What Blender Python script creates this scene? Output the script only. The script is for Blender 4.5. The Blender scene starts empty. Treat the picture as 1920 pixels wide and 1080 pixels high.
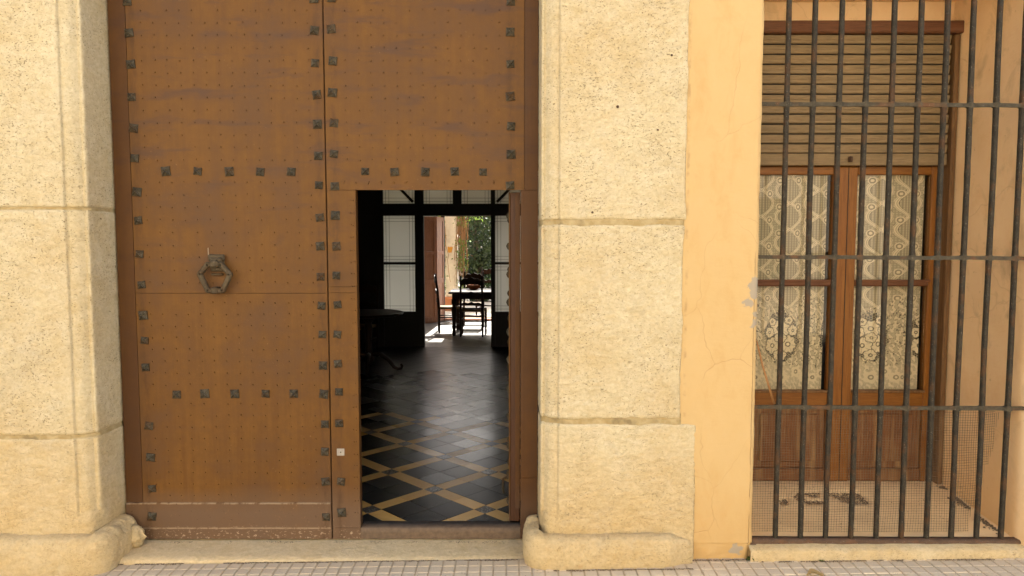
import bpy, math, random
import numpy as np
from mathutils import Vector, Matrix, noise as mnoise

R = math.radians
random.seed(7)
scn = bpy.context.scene
COL = scn.collection

# ------------------------------------------------------------------ camera
cam_d = bpy.data.cameras.new('camera')
cam = bpy.data.objects.new('camera', cam_d)
COL.objects.link(cam)
cam.location = (0.0, -3.76, 1.62)
cam.rotation_euler = (R(90 - 3.8), 0, 0)
cam_d.sensor_width = 36.0
cam_d.lens = 24.0
cam_d.clip_start = 0.05
cam_d.clip_end = 2000
scn.camera = cam

# ------------------------------------------------------------------ sky, sun, exposure
SUN_EL, SUN_AZ = 41.0, 3.0          # sun stands behind the house, over the garden
w = bpy.data.worlds.new('World')
scn.world = w
w.use_nodes = True
wn = w.node_tree
wn.nodes.clear()
wo = wn.nodes.new('ShaderNodeOutputWorld')
wb = wn.nodes.new('ShaderNodeBackground')
ws = wn.nodes.new('ShaderNodeTexSky')
ws.sky_type = 'NISHITA'
ws.sun_disc = False
ws.sun_elevation = R(SUN_EL)
ws.sun_rotation = R(SUN_AZ)
ws.air_density = 1.0
ws.dust_density = 3.0
ws.ozone_density = 1.0
wb.inputs['Strength'].default_value = 0.12
wn.links.new(ws.outputs[0], wb.inputs[0])
wn.links.new(wb.outputs[0], wo.inputs[0])
sun_d = bpy.data.lights.new('sun', 'SUN')
sun = bpy.data.objects.new('sun', sun_d)
COL.objects.link(sun)
sun_d.energy = 4.5
sun_d.angle = R(0.5)
sun_d.color = (1.0, 0.95, 0.87)
to_sun = Vector((math.sin(R(SUN_AZ)) * math.cos(R(SUN_EL)), math.cos(R(SUN_AZ)) * math.cos(R(SUN_EL)), math.sin(R(SUN_EL))))
sun.rotation_euler = to_sun.to_track_quat('Z', 'Y').to_euler()
sun.location = (0, 8, 12)

vs = scn.view_settings
scn.display_settings.display_device = 'sRGB'
vs.view_transform = 'Standard'
vs.look = 'None'
vs.exposure = 2.25
vs.gamma = 1.0
vs.use_curve_mapping = False
scn.render.engine = 'CYCLES'
cy = scn.cycles
cy.max_bounces = 10
cy.diffuse_bounces = 5
cy.glossy_bounces = 4
cy.transmission_bounces = 6
cy.transparent_max_bounces = 16
cy.caustics_reflective = False
cy.caustics_refractive = False
cy.use_denoising = True
cy.sample_clamp_indirect = 6.0

# ------------------------------------------------------------------ object helpers
def link(o):
    COL.objects.link(o)
    return o

def tag(o, label=None, cat=None, group=None, kind=None):
    if label: o['label'] = label
    if cat: o['category'] = cat
    if group: o['group'] = group
    if kind: o['kind'] = kind
    return o

def thing(name, label, cat, loc=(0, 0, 0), rz=0.0, group=None):
    o = link(bpy.data.objects.new(name, None))
    o.empty_display_size = 0.1
    o.location = loc
    o.rotation_euler = (0, 0, rz)
    o['origin'] = list(loc) if rz == 0.0 else [0, 0, 0]
    return tag(o, label, cat, group)

def origin(o):
    while o.parent:
        o = o.parent
    v = o.get('origin')
    return Vector(v) if v else Vector((0, 0, 0))

class MB:
    """collects shapes in world (or thing-local) metres; build() links them as one mesh object"""
    def __init__(s):
        s.v, s.f = [], []
    def add(s, verts, faces):
        k = len(s.v)
        s.v += [tuple(v) for v in verts]
        s.f += [tuple(i + k for i in f) for f in faces]
        return s
    def box(s, x0, x1, y0, y1, z0, z1, m=None):
        vv = [Vector((x, y, z)) for z in (z0, z1) for y in (y0, y1) for x in (x0, x1)]
        if m: vv = [m @ p for p in vv]
        return s.add(vv, [(0, 2, 3, 1), (4, 5, 7, 6), (0, 1, 5, 4), (2, 6, 7, 3), (0, 4, 6, 2), (1, 3, 7, 5)])
    def cbox(s, x0, x1, y0, y1, z0, z1, c=0.004, m=None):
        """box with chamfered edges"""
        c = min(c, (x1 - x0) * .45, (y1 - y0) * .45, (z1 - z0) * .45)
        xs = (x0, x0 + c, x1 - c, x1); ys = (y0, y0 + c, y1 - c, y1); zs = (z0, z0 + c, z1 - c, z1)
        vv, idx = [], {}
        for i in (0, 3):
            for j in (1, 2):
                for k in (1, 2): idx['x', i, j, k] = len(vv); vv.append(Vector((xs[i], ys[j], zs[k])))
        for j in (0, 3):
            for i in (1, 2):
                for k in (1, 2): idx['y', i, j, k] = len(vv); vv.append(Vector((xs[i], ys[j], zs[k])))
        for k in (0, 3):
            for i in (1, 2):
                for j in (1, 2): idx['z', i, j, k] = len(vv); vv.append(Vector((xs[i], ys[j], zs[k])))
        I = lambda a, i, j, k: idx[a, i, j, k]
        F = []
        for i in (0, 3): F.append([I('x', i, 1, 1), I('x', i, 2, 1), I('x', i, 2, 2), I('x', i, 1, 2)])
        for j in (0, 3): F.append([I('y', 1, j, 1), I('y', 2, j, 1), I('y', 2, j, 2), I('y', 1, j, 2)])
        for k in (0, 3): F.append([I('z', 1, 1, k), I('z', 2, 1, k), I('z', 2, 2, k), I('z', 1, 2, k)])
        n = {0: 1, 3: 2}
        for i in (0, 3):
            for j in (0, 3): F.append([I('x', i, n[j], 1), I('x', i, n[j], 2), I('y', n[i], j, 2), I('y', n[i], j, 1)])
            for k in (0, 3): F.append([I('x', i, 1, n[k]), I('x', i, 2, n[k]), I('z', n[i], 2, k), I('z', n[i], 1, k)])
        for j in (0, 3):
            for k in (0, 3): F.append([I('y', 1, j, n[k]), I('y', 2, j, n[k]), I('z', 2, n[j], k), I('z', 1, n[j], k)])
        for i in (0, 3):
            for j in (0, 3):
                for k in (0, 3): F.append([I('x', i, n[j], n[k]), I('y', n[i], j, n[k]), I('z', n[i], n[j], k)])
        ctr = Vector(((x0 + x1) / 2, (y0 + y1) / 2, (z0 + z1) / 2))
        G = []
        for f in F:
            a, b, c_ = vv[f[0]], vv[f[1]], vv[f[2]]
            fc = sum((vv[q] for q in f), Vector()) / len(f)
            G.append(tuple(f) if (b - a).cross(c_ - a).dot(fc - ctr) > 0 else tuple(reversed(f)))
        if m: vv = [m @ p for p in vv]
        return s.add(vv, G)
    def tube(s, pts, rad, n=8, caps=True):
        pts = [Vector(p) for p in pts]
        L = len(pts)
        rr = rad if hasattr(rad, '__len__') else [rad] * L
        ref = None
        vv = []
        for i, p in enumerate(pts):
            t = (pts[min(i + 1, L - 1)] - pts[max(i - 1, 0)]).normalized()
            if ref is None:
                ref = Vector((0, 0, 1)) if abs(t.z) < .9 else Vector((1, 0, 0))
            u = (ref - t * ref.dot(t)).normalized()
            ref = u
            b = t.cross(u)
            for k in range(n):
                a = 2 * math.pi * k / n + (math.pi / 4 if n == 4 else 0)
                vv.append(p + (u * math.cos(a) + b * math.sin(a)) * rr[i])
        ff = []
        for i in range(L - 1):
            for k in range(n):
                k2 = (k + 1) % n
                ff.append((i * n + k, i * n + k2, (i + 1) * n + k2, (i + 1) * n + k))
        if caps:
            ff.append(tuple(reversed(range(n))))
            ff.append(tuple((L - 1) * n + k for k in range(n)))
        return s.add(vv, ff)
    def lathe(s, prof, x=0, y=0, n=12):
        vv, ff = [], []
        for (r, z) in prof:
            for k in range(n):
                a = 2 * math.pi * k / n
                vv.append((x + r * math.cos(a), y + r * math.sin(a), z))
        for i in range(len(prof) - 1):
            for k in range(n):
                k2 = (k + 1) % n
                ff.append((i * n + k, i * n + k2, (i + 1) * n + k2, (i + 1) * n + k))
        ff.append(tuple(reversed(range(n))))
        ff.append(tuple((len(prof) - 1) * n + k for k in range(n)))
        return s.add(vv, ff)
    def grid(s, P, close=False):
        """P[i][j] points"""
        ni, nj = len(P), len(P[0])
        vv = [p for row in P for p in row]
        ff = []
        for i in range(ni - 1):
            for j in range(nj - 1):
                ff.append((i * nj + j, i * nj + j + 1, (i + 1) * nj + j + 1, (i + 1) * nj + j))
        return s.add(vv, ff)
    def mesh(s, name, m, smooth=False, off=None):
        me = bpy.data.meshes.new(name)
        v = s.v
        if off is not None and off.length > 0:
            v = [(a - off.x, b - off.y, c - off.z) for a, b, c in v]
        me.from_pydata(v, [], s.f)
        if m: me.materials.append(m)
        if smooth:
            me.polygons.foreach_set('use_smooth', [True] * len(me.polygons))
        me.update()
        return me
    def build(s, name, m, parent=None, smooth=False, autos=None):
        me = s.mesh(name, m, smooth, origin(parent) if parent else None)
        if autos is not None:
            me.polygons.foreach_set('use_smooth', [True] * len(me.polygons))
            me.set_sharp_from_angle(angle=R(autos))
        o = link(bpy.data.objects.new(name, me))
        if parent: o.parent = parent
        return o

def inst(name, me, parent, loc, rot=(0, 0, 0), sc=(1, 1, 1)):
    o = link(bpy.data.objects.new(name, me))
    o.location = Vector(loc) - (origin(parent) if parent else Vector())
    o.rotation_euler = rot
    o.scale = sc
    o.parent = parent
    return o

def copy_tree(o, parent=None):
    c = link(o.copy())
    c.parent = parent
    for ch in o.children:
        copy_tree(ch, c)
    return c

def fr(x, y, z, sc=1.0, octv=3):
    return mnoise.fractal(Vector((x * sc, y * sc, z * sc)), 1.0, 2.0, octv)

def n3(x, y, z, sc=1.0):
    return mnoise.noise(Vector((x * sc, y * sc, z * sc)))

# ------------------------------------------------------------------ material helpers
class MT:
    def __init__(s, name, rough=0.7, spec=0.3):
        s.m = bpy.data.materials.new(name)
        s.m.use_nodes = True
        s.t = s.m.node_tree
        s.b = s.t.nodes['Principled BSDF']
        s.out = s.t.nodes['Material Output']
        s.b.inputs['Roughness'].default_value = rough
        s.b.inputs['Specular IOR Level'].default_value = spec
        s._pos = s._obj = None
    def nd(s, typ, ins=None, **attr):
        n = s.t.nodes.new('ShaderNode' + typ)
        for k, v in attr.items(): setattr(n, k, v)
        for k, v in (ins or {}).items():
            s.set(n.inputs[k], v)
        return n
    def set(s, inp, v):
        if isinstance(v, bpy.types.NodeSocket): s.t.links.new(v, inp)
        elif isinstance(v, (tuple, list)) and len(v) == 3 and inp.type == 'RGBA': inp.default_value = (*v, 1)
        else: inp.default_value = v
    @property
    def pos(s):
        if s._pos is None: s._pos = s.nd('NewGeometry').outputs['Position']
        return s._pos
    @property
    def obj(s):
        if s._obj is None: s._obj = s.nd('TexCoord').outputs['Object']
        return s._obj
    def rnd(s):
        return s.nd('ObjectInfo').outputs['Random']
    def scale(s, v, x, y, z, loc=(0, 0, 0)):
        return s.nd('Mapping', {'Vector': v, 'Scale': (x, y, z), 'Location': loc}).outputs[0]
    def noise(s, v, sc, det=4, rough=.5, dist=0.0):
        return s.nd('TexNoise', {'Vector': v, 'Scale': sc, 'Detail': det, 'Roughness': rough, 'Distortion': dist}).outputs['Fac']
    def ncol(s, v, sc, det=2):
        return s.nd('TexNoise', {'Vector': v, 'Scale': sc, 'Detail': det}).outputs['Color']
    def voro(s, v, sc, feature='F1', out='Distance', rand=1.0):
        return s.nd('TexVoronoi', {'Vector': v, 'Scale': sc, 'Randomness': rand}, feature=feature).outputs[out]
    def ramp(s, f, *stops):
        n = s.nd('ValToRGB', {'Fac': f})
        e = n.color_ramp.elements
        while len(e) < len(stops): e.new(0.5)
        for i, (p, c) in enumerate(stops):
            e[i].position = p
            e[i].color = (c, c, c, 1) if not isinstance(c, tuple) else (*c, 1)
        return n.outputs['Color']
    def mix(s, f, a, b, mode='MIX'):
        n = s.nd('Mix', data_type='RGBA', blend_type=mode)
        s.set(n.inputs[0], f); s.set(n.inputs[6], a); s.set(n.inputs[7], b)
        return n.outputs[2]
    def math(s, op, a, b=0.0, c=None, clamp=False):
        n = s.nd('Math', operation=op, use_clamp=clamp)
        s.set(n.inputs[0], a); s.set(n.inputs[1], b)
        if c is not None: s.set(n.inputs[2], c)
        return n.outputs[0]
    def vadd(s, a, b):
        n = s.nd('VectorMath', operation='ADD'); s.set(n.inputs[0], a); s.set(n.inputs[1], b)
        return n.outputs[0]
    def vscale(s, a, k):
        n = s.nd('VectorMath', operation='SCALE'); s.set(n.inputs[0], a); s.set(n.inputs['Scale'], k)
        return n.outputs[0]
    def sep(s, v):
        return s.nd('SeparateXYZ', {'Vector': v}).outputs
    def maprange(s, v, a, b, c=0.0, d=1.0):
        return s.nd('MapRange', {'Value': v, 'From Min': a, 'From Max': b, 'To Min': c, 'To Max': d}, clamp=True).outputs[0]
    def dist(s, v, p):
        n = s.nd('VectorMath', operation='DISTANCE'); s.set(n.inputs[0], v); n.inputs[1].default_value = p
        return n.outputs['Value']
    def bump(s, h, st=.5, d=.01, nrm=None):
        n = s.nd('Bump', {'Height': h, 'Strength': st, 'Distance': d})
        if nrm is not None: s.set(n.inputs['Normal'], nrm)
        return n.outputs[0]
    def done(s, col=None, rough=None, nrm=None, **ins):
        if col is not None: s.set(s.b.inputs['Base Color'], col)
        if rough is not None: s.set(s.b.inputs['Roughness'], rough)
        if nrm is not None: s.set(s.b.inputs['Normal'], nrm)
        for k, v in ins.items(): s.set(s.b.inputs[k.replace('_', ' ')], v)
        return s.m

def mat_stone(name, pit=1.0, warm=0.0):
    t = MT(name, .9, .15)
    p = t.pos
    big = t.noise(p, 2.2, 5, .6)
    med = t.noise(p, 9, 6, .65)
    col = t.mix(t.ramp(big, (.35, 0.0), (.68, 1.0)), (.74, .645, .435), (.66, .54, .325))
    col = t.mix(t.ramp(med, (.42, 0.0), (.70, .55)), col, (.78, .70, .52))
    z = t.sep(p)[2]
    damp = t.math('ADD', t.maprange(z, .05, .75, 1, 0), t.math('MULTIPLY', t.math('SUBTRACT', big, .5), 1.4), clamp=True)
    col = t.mix(t.math('MULTIPLY', damp, .55), col, (.66, .47, .22))
    rust = t.ramp(t.noise(p, 7, 3, .5, .4), (.70, 0.0), (.78, 1.0))
    col = t.mix(t.math('MULTIPLY', rust, .35), col, (.48, .24, .09))
    # pits: short dark specks where the shelly stone has weathered out
    q = t.scale(p, 1, 1, 1.7)
    pits = t.math('MULTIPLY', t.ramp(t.noise(q, 105, 3, .6), (.352, 1.0), (.388, 0.0)),
                  t.ramp(t.noise(p, 5, 5, .65), (.38, .15), (.58, 1.0)))
    pits2 = t.math('MULTIPLY', t.ramp(t.noise(q, 30, 3, .6), (.262, 1.0), (.285, 0.0)), .9)
    hole = t.ramp(t.noise(p, 11, 2, .5), (.175, 1.0), (.20, 0.0))
    pits2 = t.math('MAXIMUM', pits2, hole)
    grey = t.ramp(t.noise(p, 3.3, 6, .7, .6), (.56, 0.0), (.70, .30))
    col = t.mix(grey, col, (.50, .45, .36))
    allp = t.math('MAXIMUM', pits, pits2)
    col = t.mix(t.math('MULTIPLY', allp, .80 * pit), col, (.17, .115, .052))
    if warm: col = t.mix(warm, col, (.84, .68, .43))
    fine = t.noise(p, 55, 8, .75)
    veil = t.noise(t.scale(p, 1, 1, 2.2), 17, 7, .7, .5)
    col = t.mix(.55, col, t.mix(t.ramp(fine, (.25, 0.0), (.60, 1.0)), (.60, .57, .50), (1.0, 1.0, 1.0)), 'MULTIPLY')
    col = t.mix(.35, col, t.mix(t.ramp(veil, (.32, 0.0), (.55, 1.0)), (.72, .64, .50), (1.0, 1.0, 1.0)), 'MULTIPLY')
    ln = t.math('MULTIPLY', t.ramp(t.voro(t.vadd(t.scale(p, 1, 1, 1.8), t.vscale(t.ncol(p, 8, 4), .16)), 6.5, 'DISTANCE_TO_EDGE'), (.006, 1.0), (.022, 0.0)), t.ramp(t.noise(p, 5, 3), (.55, 0.0), (.66, 1.0)))
    col = t.mix(t.math('MULTIPLY', ln, .14), col, (.40, .27, .13))
    mid = t.noise(p, 26, 5, .6, .3)
    h = t.math('SUBTRACT', t.math('ADD', t.math('MULTIPLY', fine, .5), mid), t.math('MULTIPLY', allp, .7 * pit))
    h = t.math('ADD', h, t.math('SUBTRACT', t.math('MULTIPLY', veil, 1.3), t.math('MULTIPLY', ln, .4)))
    col = t.mix(1.0, col, (.885, .885, .845), 'MULTIPLY')
    return t.done(col, .9, t.bump(h, .8, .008))

def mat_mortar():
    t = MT('mortar', .95, .1)
    n = t.noise(t.pos, 22, 5, .6)
    col = t.mix(t.ramp(n, (.4, 0.0), (.62, 1.0)), (.36, .275, .13), (.46, .37, .20))
    col = t.mix(t.ramp(t.noise(t.pos, 11, 3), (.58, 0.0), (.70, .8)), col, (.20, .155, .08))
    return t.done(col, .95, t.bump(t.noise(t.pos, 70, 6, .7), .6, .006))

def mat_plaster(name, base, base2, crack=1.0, flake=True, smudge=0.0):
    t = MT(name, .88, .15)
    p = t.pos
    n = t.noise(p, 3.2, 6, .6)
    col = t.mix(t.ramp(n, (.3, 0.0), (.72, 1.0)), base, base2)
    x, y, z = t.sep(p)
    lo = t.math('ADD', t.maprange(z, -.05, .5, 1, 0), t.math('MULTIPLY', t.math('SUBTRACT', n, .5), 1.6), clamp=True)
    col = t.mix(t.math('MULTIPLY', lo, .45), col, (base[0] * .86, base[1] * .74, base[2] * .55))
    mot = t.noise(t.scale(p, 1.6, 1, .8), 6.5, 7, .68, .4)
    col = t.mix(t.ramp(mot, (.50, 0.0), (.70, .40)), col, (base[0] * .90, base[1] * .80, base[2] * .66))
    col = t.mix(t.ramp(mot, (.30, .35), (.45, 0.0)), col, (min(1, base[0] * 1.05), base[1] * 1.10, base[2] * 1.22))
    # hairline cracks
    wv = t.vadd(p, t.vscale(t.ncol(p, 3.5, 3), .22))
    ed = t.voro(t.scale(wv, 1, .2, .62), 2.7, 'DISTANCE_TO_EDGE')
    ck = t.math('MULTIPLY', t.ramp(ed, (.0012, 1.0), (.0045, 0.0)), t.ramp(t.noise(p, 1.7, 2), (.44, 0.0), (.56, 1.0)))
    col = t.mix(t.math('MULTIPLY', ck, .30 * crack), col, (.28, .16, .06))
    if flake:
        cx_ = t.math('ADD', x, t.math('MULTIPLY', t.math('SUBTRACT', t.noise(p, 14, 5, .6), .5), .012))
        cl = t.math('MULTIPLY', t.ramp(t.math('ABSOLUTE', t.math('SUBTRACT', cx_, 1.250)), (.0012, 1.0), (.0032, 0.0)), t.math('MULTIPLY', t.maprange(z, 1.52, 1.58, 1, 0), t.ramp(t.noise(p, 7, 3), (.38, 0.0), (.46, 1.0))))
        col = t.mix(t.math('MULTIPLY', cl, .8), col, (.13, .08, .035))
        seam = t.math('MULTIPLY', t.ramp(t.math('ABSOLUTE', t.math('SUBTRACT', t.math('ADD', cx_, -.004), .893)), (.003, 1.0), (.010, 0.0)), t.maprange(z, .68, .72, 0, 1))
        col = t.mix(t.math('MULTIPLY', seam, t.ramp(t.noise(p, 12, 4, .6), (.48, 0.0), (.62, .5))), col, (.30, .19, .09))
    if smudge:
        sm = t.math('MULTIPLY', t.ramp(t.noise(t.scale(p, 1, 1.6, 1), 3.6, 7, .7, .8), (.54, 0.0), (.72, 1.0)), t.maprange(z, .3, 1.0, .5, 1))
        col = t.mix(t.math('MULTIPLY', sm, smudge), col, (.26, .17, .085))
        sp = t.ramp(t.noise(p, 30, 3, .6), (.68, 0.0), (.74, 1.0))
        col = t.mix(t.math('MULTIPLY', sp, .3), col, (.30, .18, .09))
    if flake:
        # paint flaked off at the window corner, grey render showing
        wob = t.vadd(p, t.vscale(t.vadd(t.ncol(p, 26, 4), t.nd('Combine' + 'XYZ', {'X': -.5, 'Y': -.5, 'Z': -.5}).outputs[0]), .085))
        mk = None
        for c, r_ in (((1.262, -.25, 1.40), .042), ((1.268, -.25, 1.365), .036), ((1.225, -.25, 1.308), .024), ((1.20, -.25, 1.312), .014), ((1.272, -.25, 1.245), .026), ((1.273, -.25, 1.20), .022), ((1.19, -.25, .0), .03)):
            d = t.ramp(t.dist(wob, c), (r_, 1.0), (r_ + .004, 0.0))
            mk = d if mk is None else t.math('MAXIMUM', mk, d)
        col = t.mix(mk, col, (.36, .31, .23))
    fine = t.noise(p, 60, 6, .65)
    bmp = t.math('SUBTRACT', t.math('ADD', t.math('MULTIPLY', fine, .25), t.noise(p, 9, 4)), t.math('MULTIPLY', ck, .8))
    return t.done(col, .88, t.bump(t.math('ADD', bmp, t.noise(t.scale(p, 1, 1, 3), 14, 4, .6)), .32, .006))

def mat_gate(name, dark=0.0):
    t = MT(name, .55, .22)
    p = t.pos
    x, y, z = t.sep(p)
    st = t.noise(t.scale(p, 9, 9, .55), 2.4, 6, .65)           # vertical rain streaks
    n = t.noise(p, 2.6, 6, .65)
    col = t.mix(t.ramp(st, (.32, 0.0), (.70, 1.0)), (.112, .0485, .0085), (.148, .0680, .0128))
    st2 = t.noise(t.scale(p, 55, 55, 1.4), 1.0, 5, .7)
    col = t.mix(t.math('MULTIPLY', t.ramp(st2, (.54, 0.0), (.72, 1.0)), .14), col, (.185, .095, .032))
    col = t.mix(t.math('MULTIPLY', t.ramp(st2, (.32, 1.0), (.44, 0.0)), .12), col, (.075, .032, .010))
    gn = t.noise(p, 19, 9, .72)
    col = t.mix(.5, col, t.mix(t.ramp(gn, (.32, 0.0), (.66, 1.0)), (.78, .76, .72), (1.16, 1.16, 1.10)), 'MULTIPLY')
    col = t.mix(t.ramp(n, (.42, 0.0), (.66, .9)), col, (.094, .043, .0125))
    blot = t.ramp(t.noise(t.scale(p, 1, 1, .8), 6.5, 7, .7, .5), (.58, 0.0), (.72, .55))
    col = t.mix(blot, col, (.088, .044, .018))
    # faded purplish smears, wiped sideways, mostly high up
    sm = t.noise(t.scale(p, 1.25, 1, 6.0), 2.1, 5, .6, .3)
    col = t.mix(t.math('MULTIPLY', t.ramp(sm, (.53, 0.0), (.68, 1.0)), t.maprange(z, 1.2, 2.2, .18, .85)), col, (.078, .040, .022))
    # street dirt splashed up the foot
    lo = t.math('ADD', t.maprange(z, .10, .26, 1, 0), t.math('MULTIPLY', t.math('SUBTRACT', n, .5), .8), clamp=True)
    col = t.mix(t.math('MULTIPLY', lo, .75), col, (.135, .088, .056))
    spk = t.math('MULTIPLY', t.ramp(t.noise(p, 75, 3, .6), (.655, 0.0), (.70, 1.0)), t.ramp(t.noise(p, 2.3, 3), (.46, 0.05), (.66, .9)))
    col = t.mix(t.math('MULTIPLY', spk, .55), col, (.29, .175, .08))
    chip = t.math('MULTIPLY', t.ramp(t.noise(t.scale(p, 1, 1, 1.6), 48, 4, .7), (.58, 0.0), (.62, 1.0)), t.maprange(z, -.02, .035, 1, 0))
    wz = t.math('ADD', z, t.math('MULTIPLY', t.math('SUBTRACT', t.noise(p, 25, 3), .5), .006))
    for zl in (.1545, .0105):
        ln_ = t.math('MULTIPLY', t.ramp(t.math('ABSOLUTE', t.math('SUBTRACT', wz, zl)), (.0022, 1.0), (.0048, 0.0)), t.ramp(t.noise(t.scale(p, 1, 1, .2), 20, 4, .7), (.36, 0.0), (.5, 1.0)))
        chip = t.math('MAXIMUM', chip, t.math('MULTIPLY', ln_, t.maprange(x, -1.03, -1.02, 1, 0)))
    col = t.mix(t.math('MULTIPLY', chip, .75), col, (.44, .34, .23))
    drk = t.ramp(t.noise(p, 60, 2, .5), (.27, 1.0), (.30, 0.0))
    col = t.mix(t.math('MULTIPLY', drk, .5), col, (.06, .025, .012))
    run = None
    for xc_ in (-2.045, -1.053, -.966, -.008):
        q_ = t.ramp(t.math('ABSOLUTE', t.math('SUBTRACT', t.math('ADD', x, t.math('MULTIPLY', t.math('SUBTRACT', t.noise(p, 9, 3), .5), .02)), xc_)), (.006, 1.0), (.028, 0.0))
        run = q_ if run is None else t.math('MAXIMUM', run, q_)
    run = t.math('MULTIPLY', run, t.ramp(t.noise(t.scale(p, 3, 3, 1), 9, 5, .7), (.42, 0.0), (.62, .55)))
    col = t.mix(run, col, (.055, .025, .010))
    if dark: col = t.mix(dark, col, (.050, .020, .009))
    return t.done(col, t.maprange(st, .3, .7, .46, .62), t.bump(t.math('ADD', t.noise(p, 7, 3), t.math('MULTIPLY', t.noise(p, 120, 4), .18)), .16, .01))

def mat_iron(name, c1, c2, rust, rough=.6, metal=.25):
    t = MT(name, rough, .15)
    p = t.pos
    n = t.noise(p, 28, 6, .65)
    col = t.mix(t.ramp(n, (.35, 0.0), (.65, 1.0)), c1, c2)
    col = t.mix(t.math('MULTIPLY', t.ramp(t.noise(p, 11, 4, .6), (.52, 0.0), (.66, 1.0)), .75), col, rust)
    col = t.mix(t.math('MULTIPLY', t.ramp(t.noise(p, 160, 2), (.66, 0.0), (.72, 1.0)), .35), col, (.35, .33, .28))
    return t.done(col, rough, t.bump(t.noise(p, 90, 5, .7), .45, .003), Metallic=metal)

def mat_wood(name, c1, c2, axis='z', rough=.45, spec=.4, wear=0.0, wearc=(.3, .2, .1), obj=False):
    t = MT(name, rough, spec)
    p = t.obj if obj else t.pos
    s = {'x': (.6, 9, 9), 'y': (9, .6, 9), 'z': (9, 9, .6)}[axis]
    q = t.scale(p, *s)
    g = t.noise(q, 5.5, 7, .65, .6)
    g2 = t.noise(q, 28, 3, .6)
    col = t.mix(t.ramp(g, (.33, 0.0), (.67, 1.0)), c1, c2)
    col = t.mix(t.math('MULTIPLY', t.ramp(g2, (.36, 1.0), (.5, 0.0)), .4), col, tuple(a * .45 for a in c1))
    if wear:
        wn_ = t.ramp(t.noise(q, 2.3, 6, .7), (.5, 0.0), (.66, 1.0))
        col = t.mix(t.math('MULTIPLY', wn_, wear), col, wearc)
    return t.done(col, rough, t.bump(t.math('ADD', g, t.math('MULTIPLY', g2, .6)), .22, .003))

def mat_plain(name, c, rough=.8, var=.25, sc=8, spec=.25, bump=.2):
    t = MT(name, rough, spec)
    n = t.noise(t.pos, sc, 6, .6)
    col = t.mix(n, tuple(a * (1 - var) for a in c), tuple(min(1, a * (1 + var)) for a in c))
    return t.done(col, rough, t.bump(t.noise(t.pos, sc * 6, 5), bump, .004))

def mat_glass(name, tint=(1, 1, 1), refl=1.0):
    t = MT(name)
    tr = t.nd('BsdfTransparent', {'Color': (*tint, 1)})
    gl = t.nd('BsdfGlossy', {'Roughness': .02, 'Color': (1, 1, 1, 1)})
    fz = t.nd('Fresnel', {'IOR': 1.45}).outputs[0]
    mx = t.nd('MixShader')
    t.set(mx.inputs[0], t.math('MULTIPLY', fz, refl))
    t.t.links.new(tr.outputs[0], mx.inputs[1]); t.t.links.new(gl.outputs[0], mx.inputs[2])
    t.t.links.new(mx.outputs[0], t.out.inputs[0])
    return t.m

def mat_frost():
    t = MT('frosted_glass')
    tl = t.nd('BsdfTranslucent', {'Color': (.82, .83, .79, 1)})
    tr = t.nd('BsdfTransparent', {'Color': (.80, .81, .78, 1)})
    gl = t.nd('BsdfGlossy', {'Roughness': .2, 'Color': (.8, .8, .8, 1)})
    m1 = t.nd('MixShader'); m1.inputs[0].default_value = .06
    t.t.links.new(tl.outputs[0], m1.inputs[1]); t.t.links.new(tr.outputs[0], m1.inputs[2])
    m2 = t.nd('MixShader'); m2.inputs[0].default_value = .04
    t.t.links.new(m1.outputs[0], m2.inputs[1]); t.t.links.new(gl.outputs[0], m2.inputs[2])
    t.t.links.new(m2.outputs[0], t.out.inputs[0])
    return t.m

def mat_leaf(name, c1, c2, tr=.35, sc=3.0):
    t = MT(name, .55, .3)
    n = t.noise(t.pos, sc, 4, .6)
    col = t.mix(t.ramp(n, (.35, 0.0), (.65, 1.0)), c1, c2)
    t.done(col, .55)
    tl = t.nd('BsdfTranslucent'); t.set(tl.inputs[0], t.mix(.5, col, (c2[0] * 1.6, c2[1] * 1.7, c2[2] * .8)))
    mx = t.nd('MixShader'); mx.inputs[0].default_value = tr
    t.t.links.new(t.b.outputs[0], mx.inputs[1]); t.t.links.new(tl.outputs[0], mx.inputs[2])
    t.t.links.new(mx.outputs[0], t.out.inputs[0])
    return t.m

def mat_tile(name, c1, c2, rough=.3, pebble=False):
    t = MT(name, rough, .24)
    p = t.pos
    n = t.noise(p, 6, 6, .65)
    col = t.mix(t.ramp(n, (.35, 0.0), (.68, 1.0)), c1, c2)
    col = t.mix(t.math('MULTIPLY', t.rnd(), .45), col, tuple(a * .55 for a in c1))
    if pebble:
        v = t.voro(p, 75)
        col = t.mix(t.ramp(v, (.25, 1.0), (.42, 0.0)), col, (.20, .19, .16))
    sc_ = t.ramp(t.noise(p, 45, 5, .7), (.60, 0.0), (.72, 1.0))
    col = t.mix(t.math('MULTIPLY', sc_, .14), col, (.16, .14, .10))
    return t.done(col, t.math('ADD', t.math('MULTIPLY', t.rnd(), .07), rough - .03))

def mat_pave(name):
    t = MT(name, .85, .2)
    p = t.pos
    n = t.noise(p, 7, 6, .65)
    col = t.mix(t.ramp(n, (.35, 0.0), (.66, 1.0)), (.60, .51, .36), (.69, .61, .45))
    col = t.mix(t.math('MULTIPLY', t.rnd(), .25), col, (.50, .40, .28))
    x, y, z = t.sep(p)
    dirt = t.math('ADD', t.maprange(y, -.42, -.28, 0, 1), t.math('MULTIPLY', t.math('SUBTRACT', n, .5), 1.8), clamp=True)
    col = t.mix(t.math('MULTIPLY', dirt, .4), col, (.44, .31, .17))
    col = t.mix(t.math('MULTIPLY', t.ramp(t.noise(p, 120, 3), (.62, 0.0), (.7, 1.0)), .35), col, (.2, .17, .13))
    return t.done(col, .85, t.bump(t.noise(p, 60, 6, .7), .3, .004))

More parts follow.
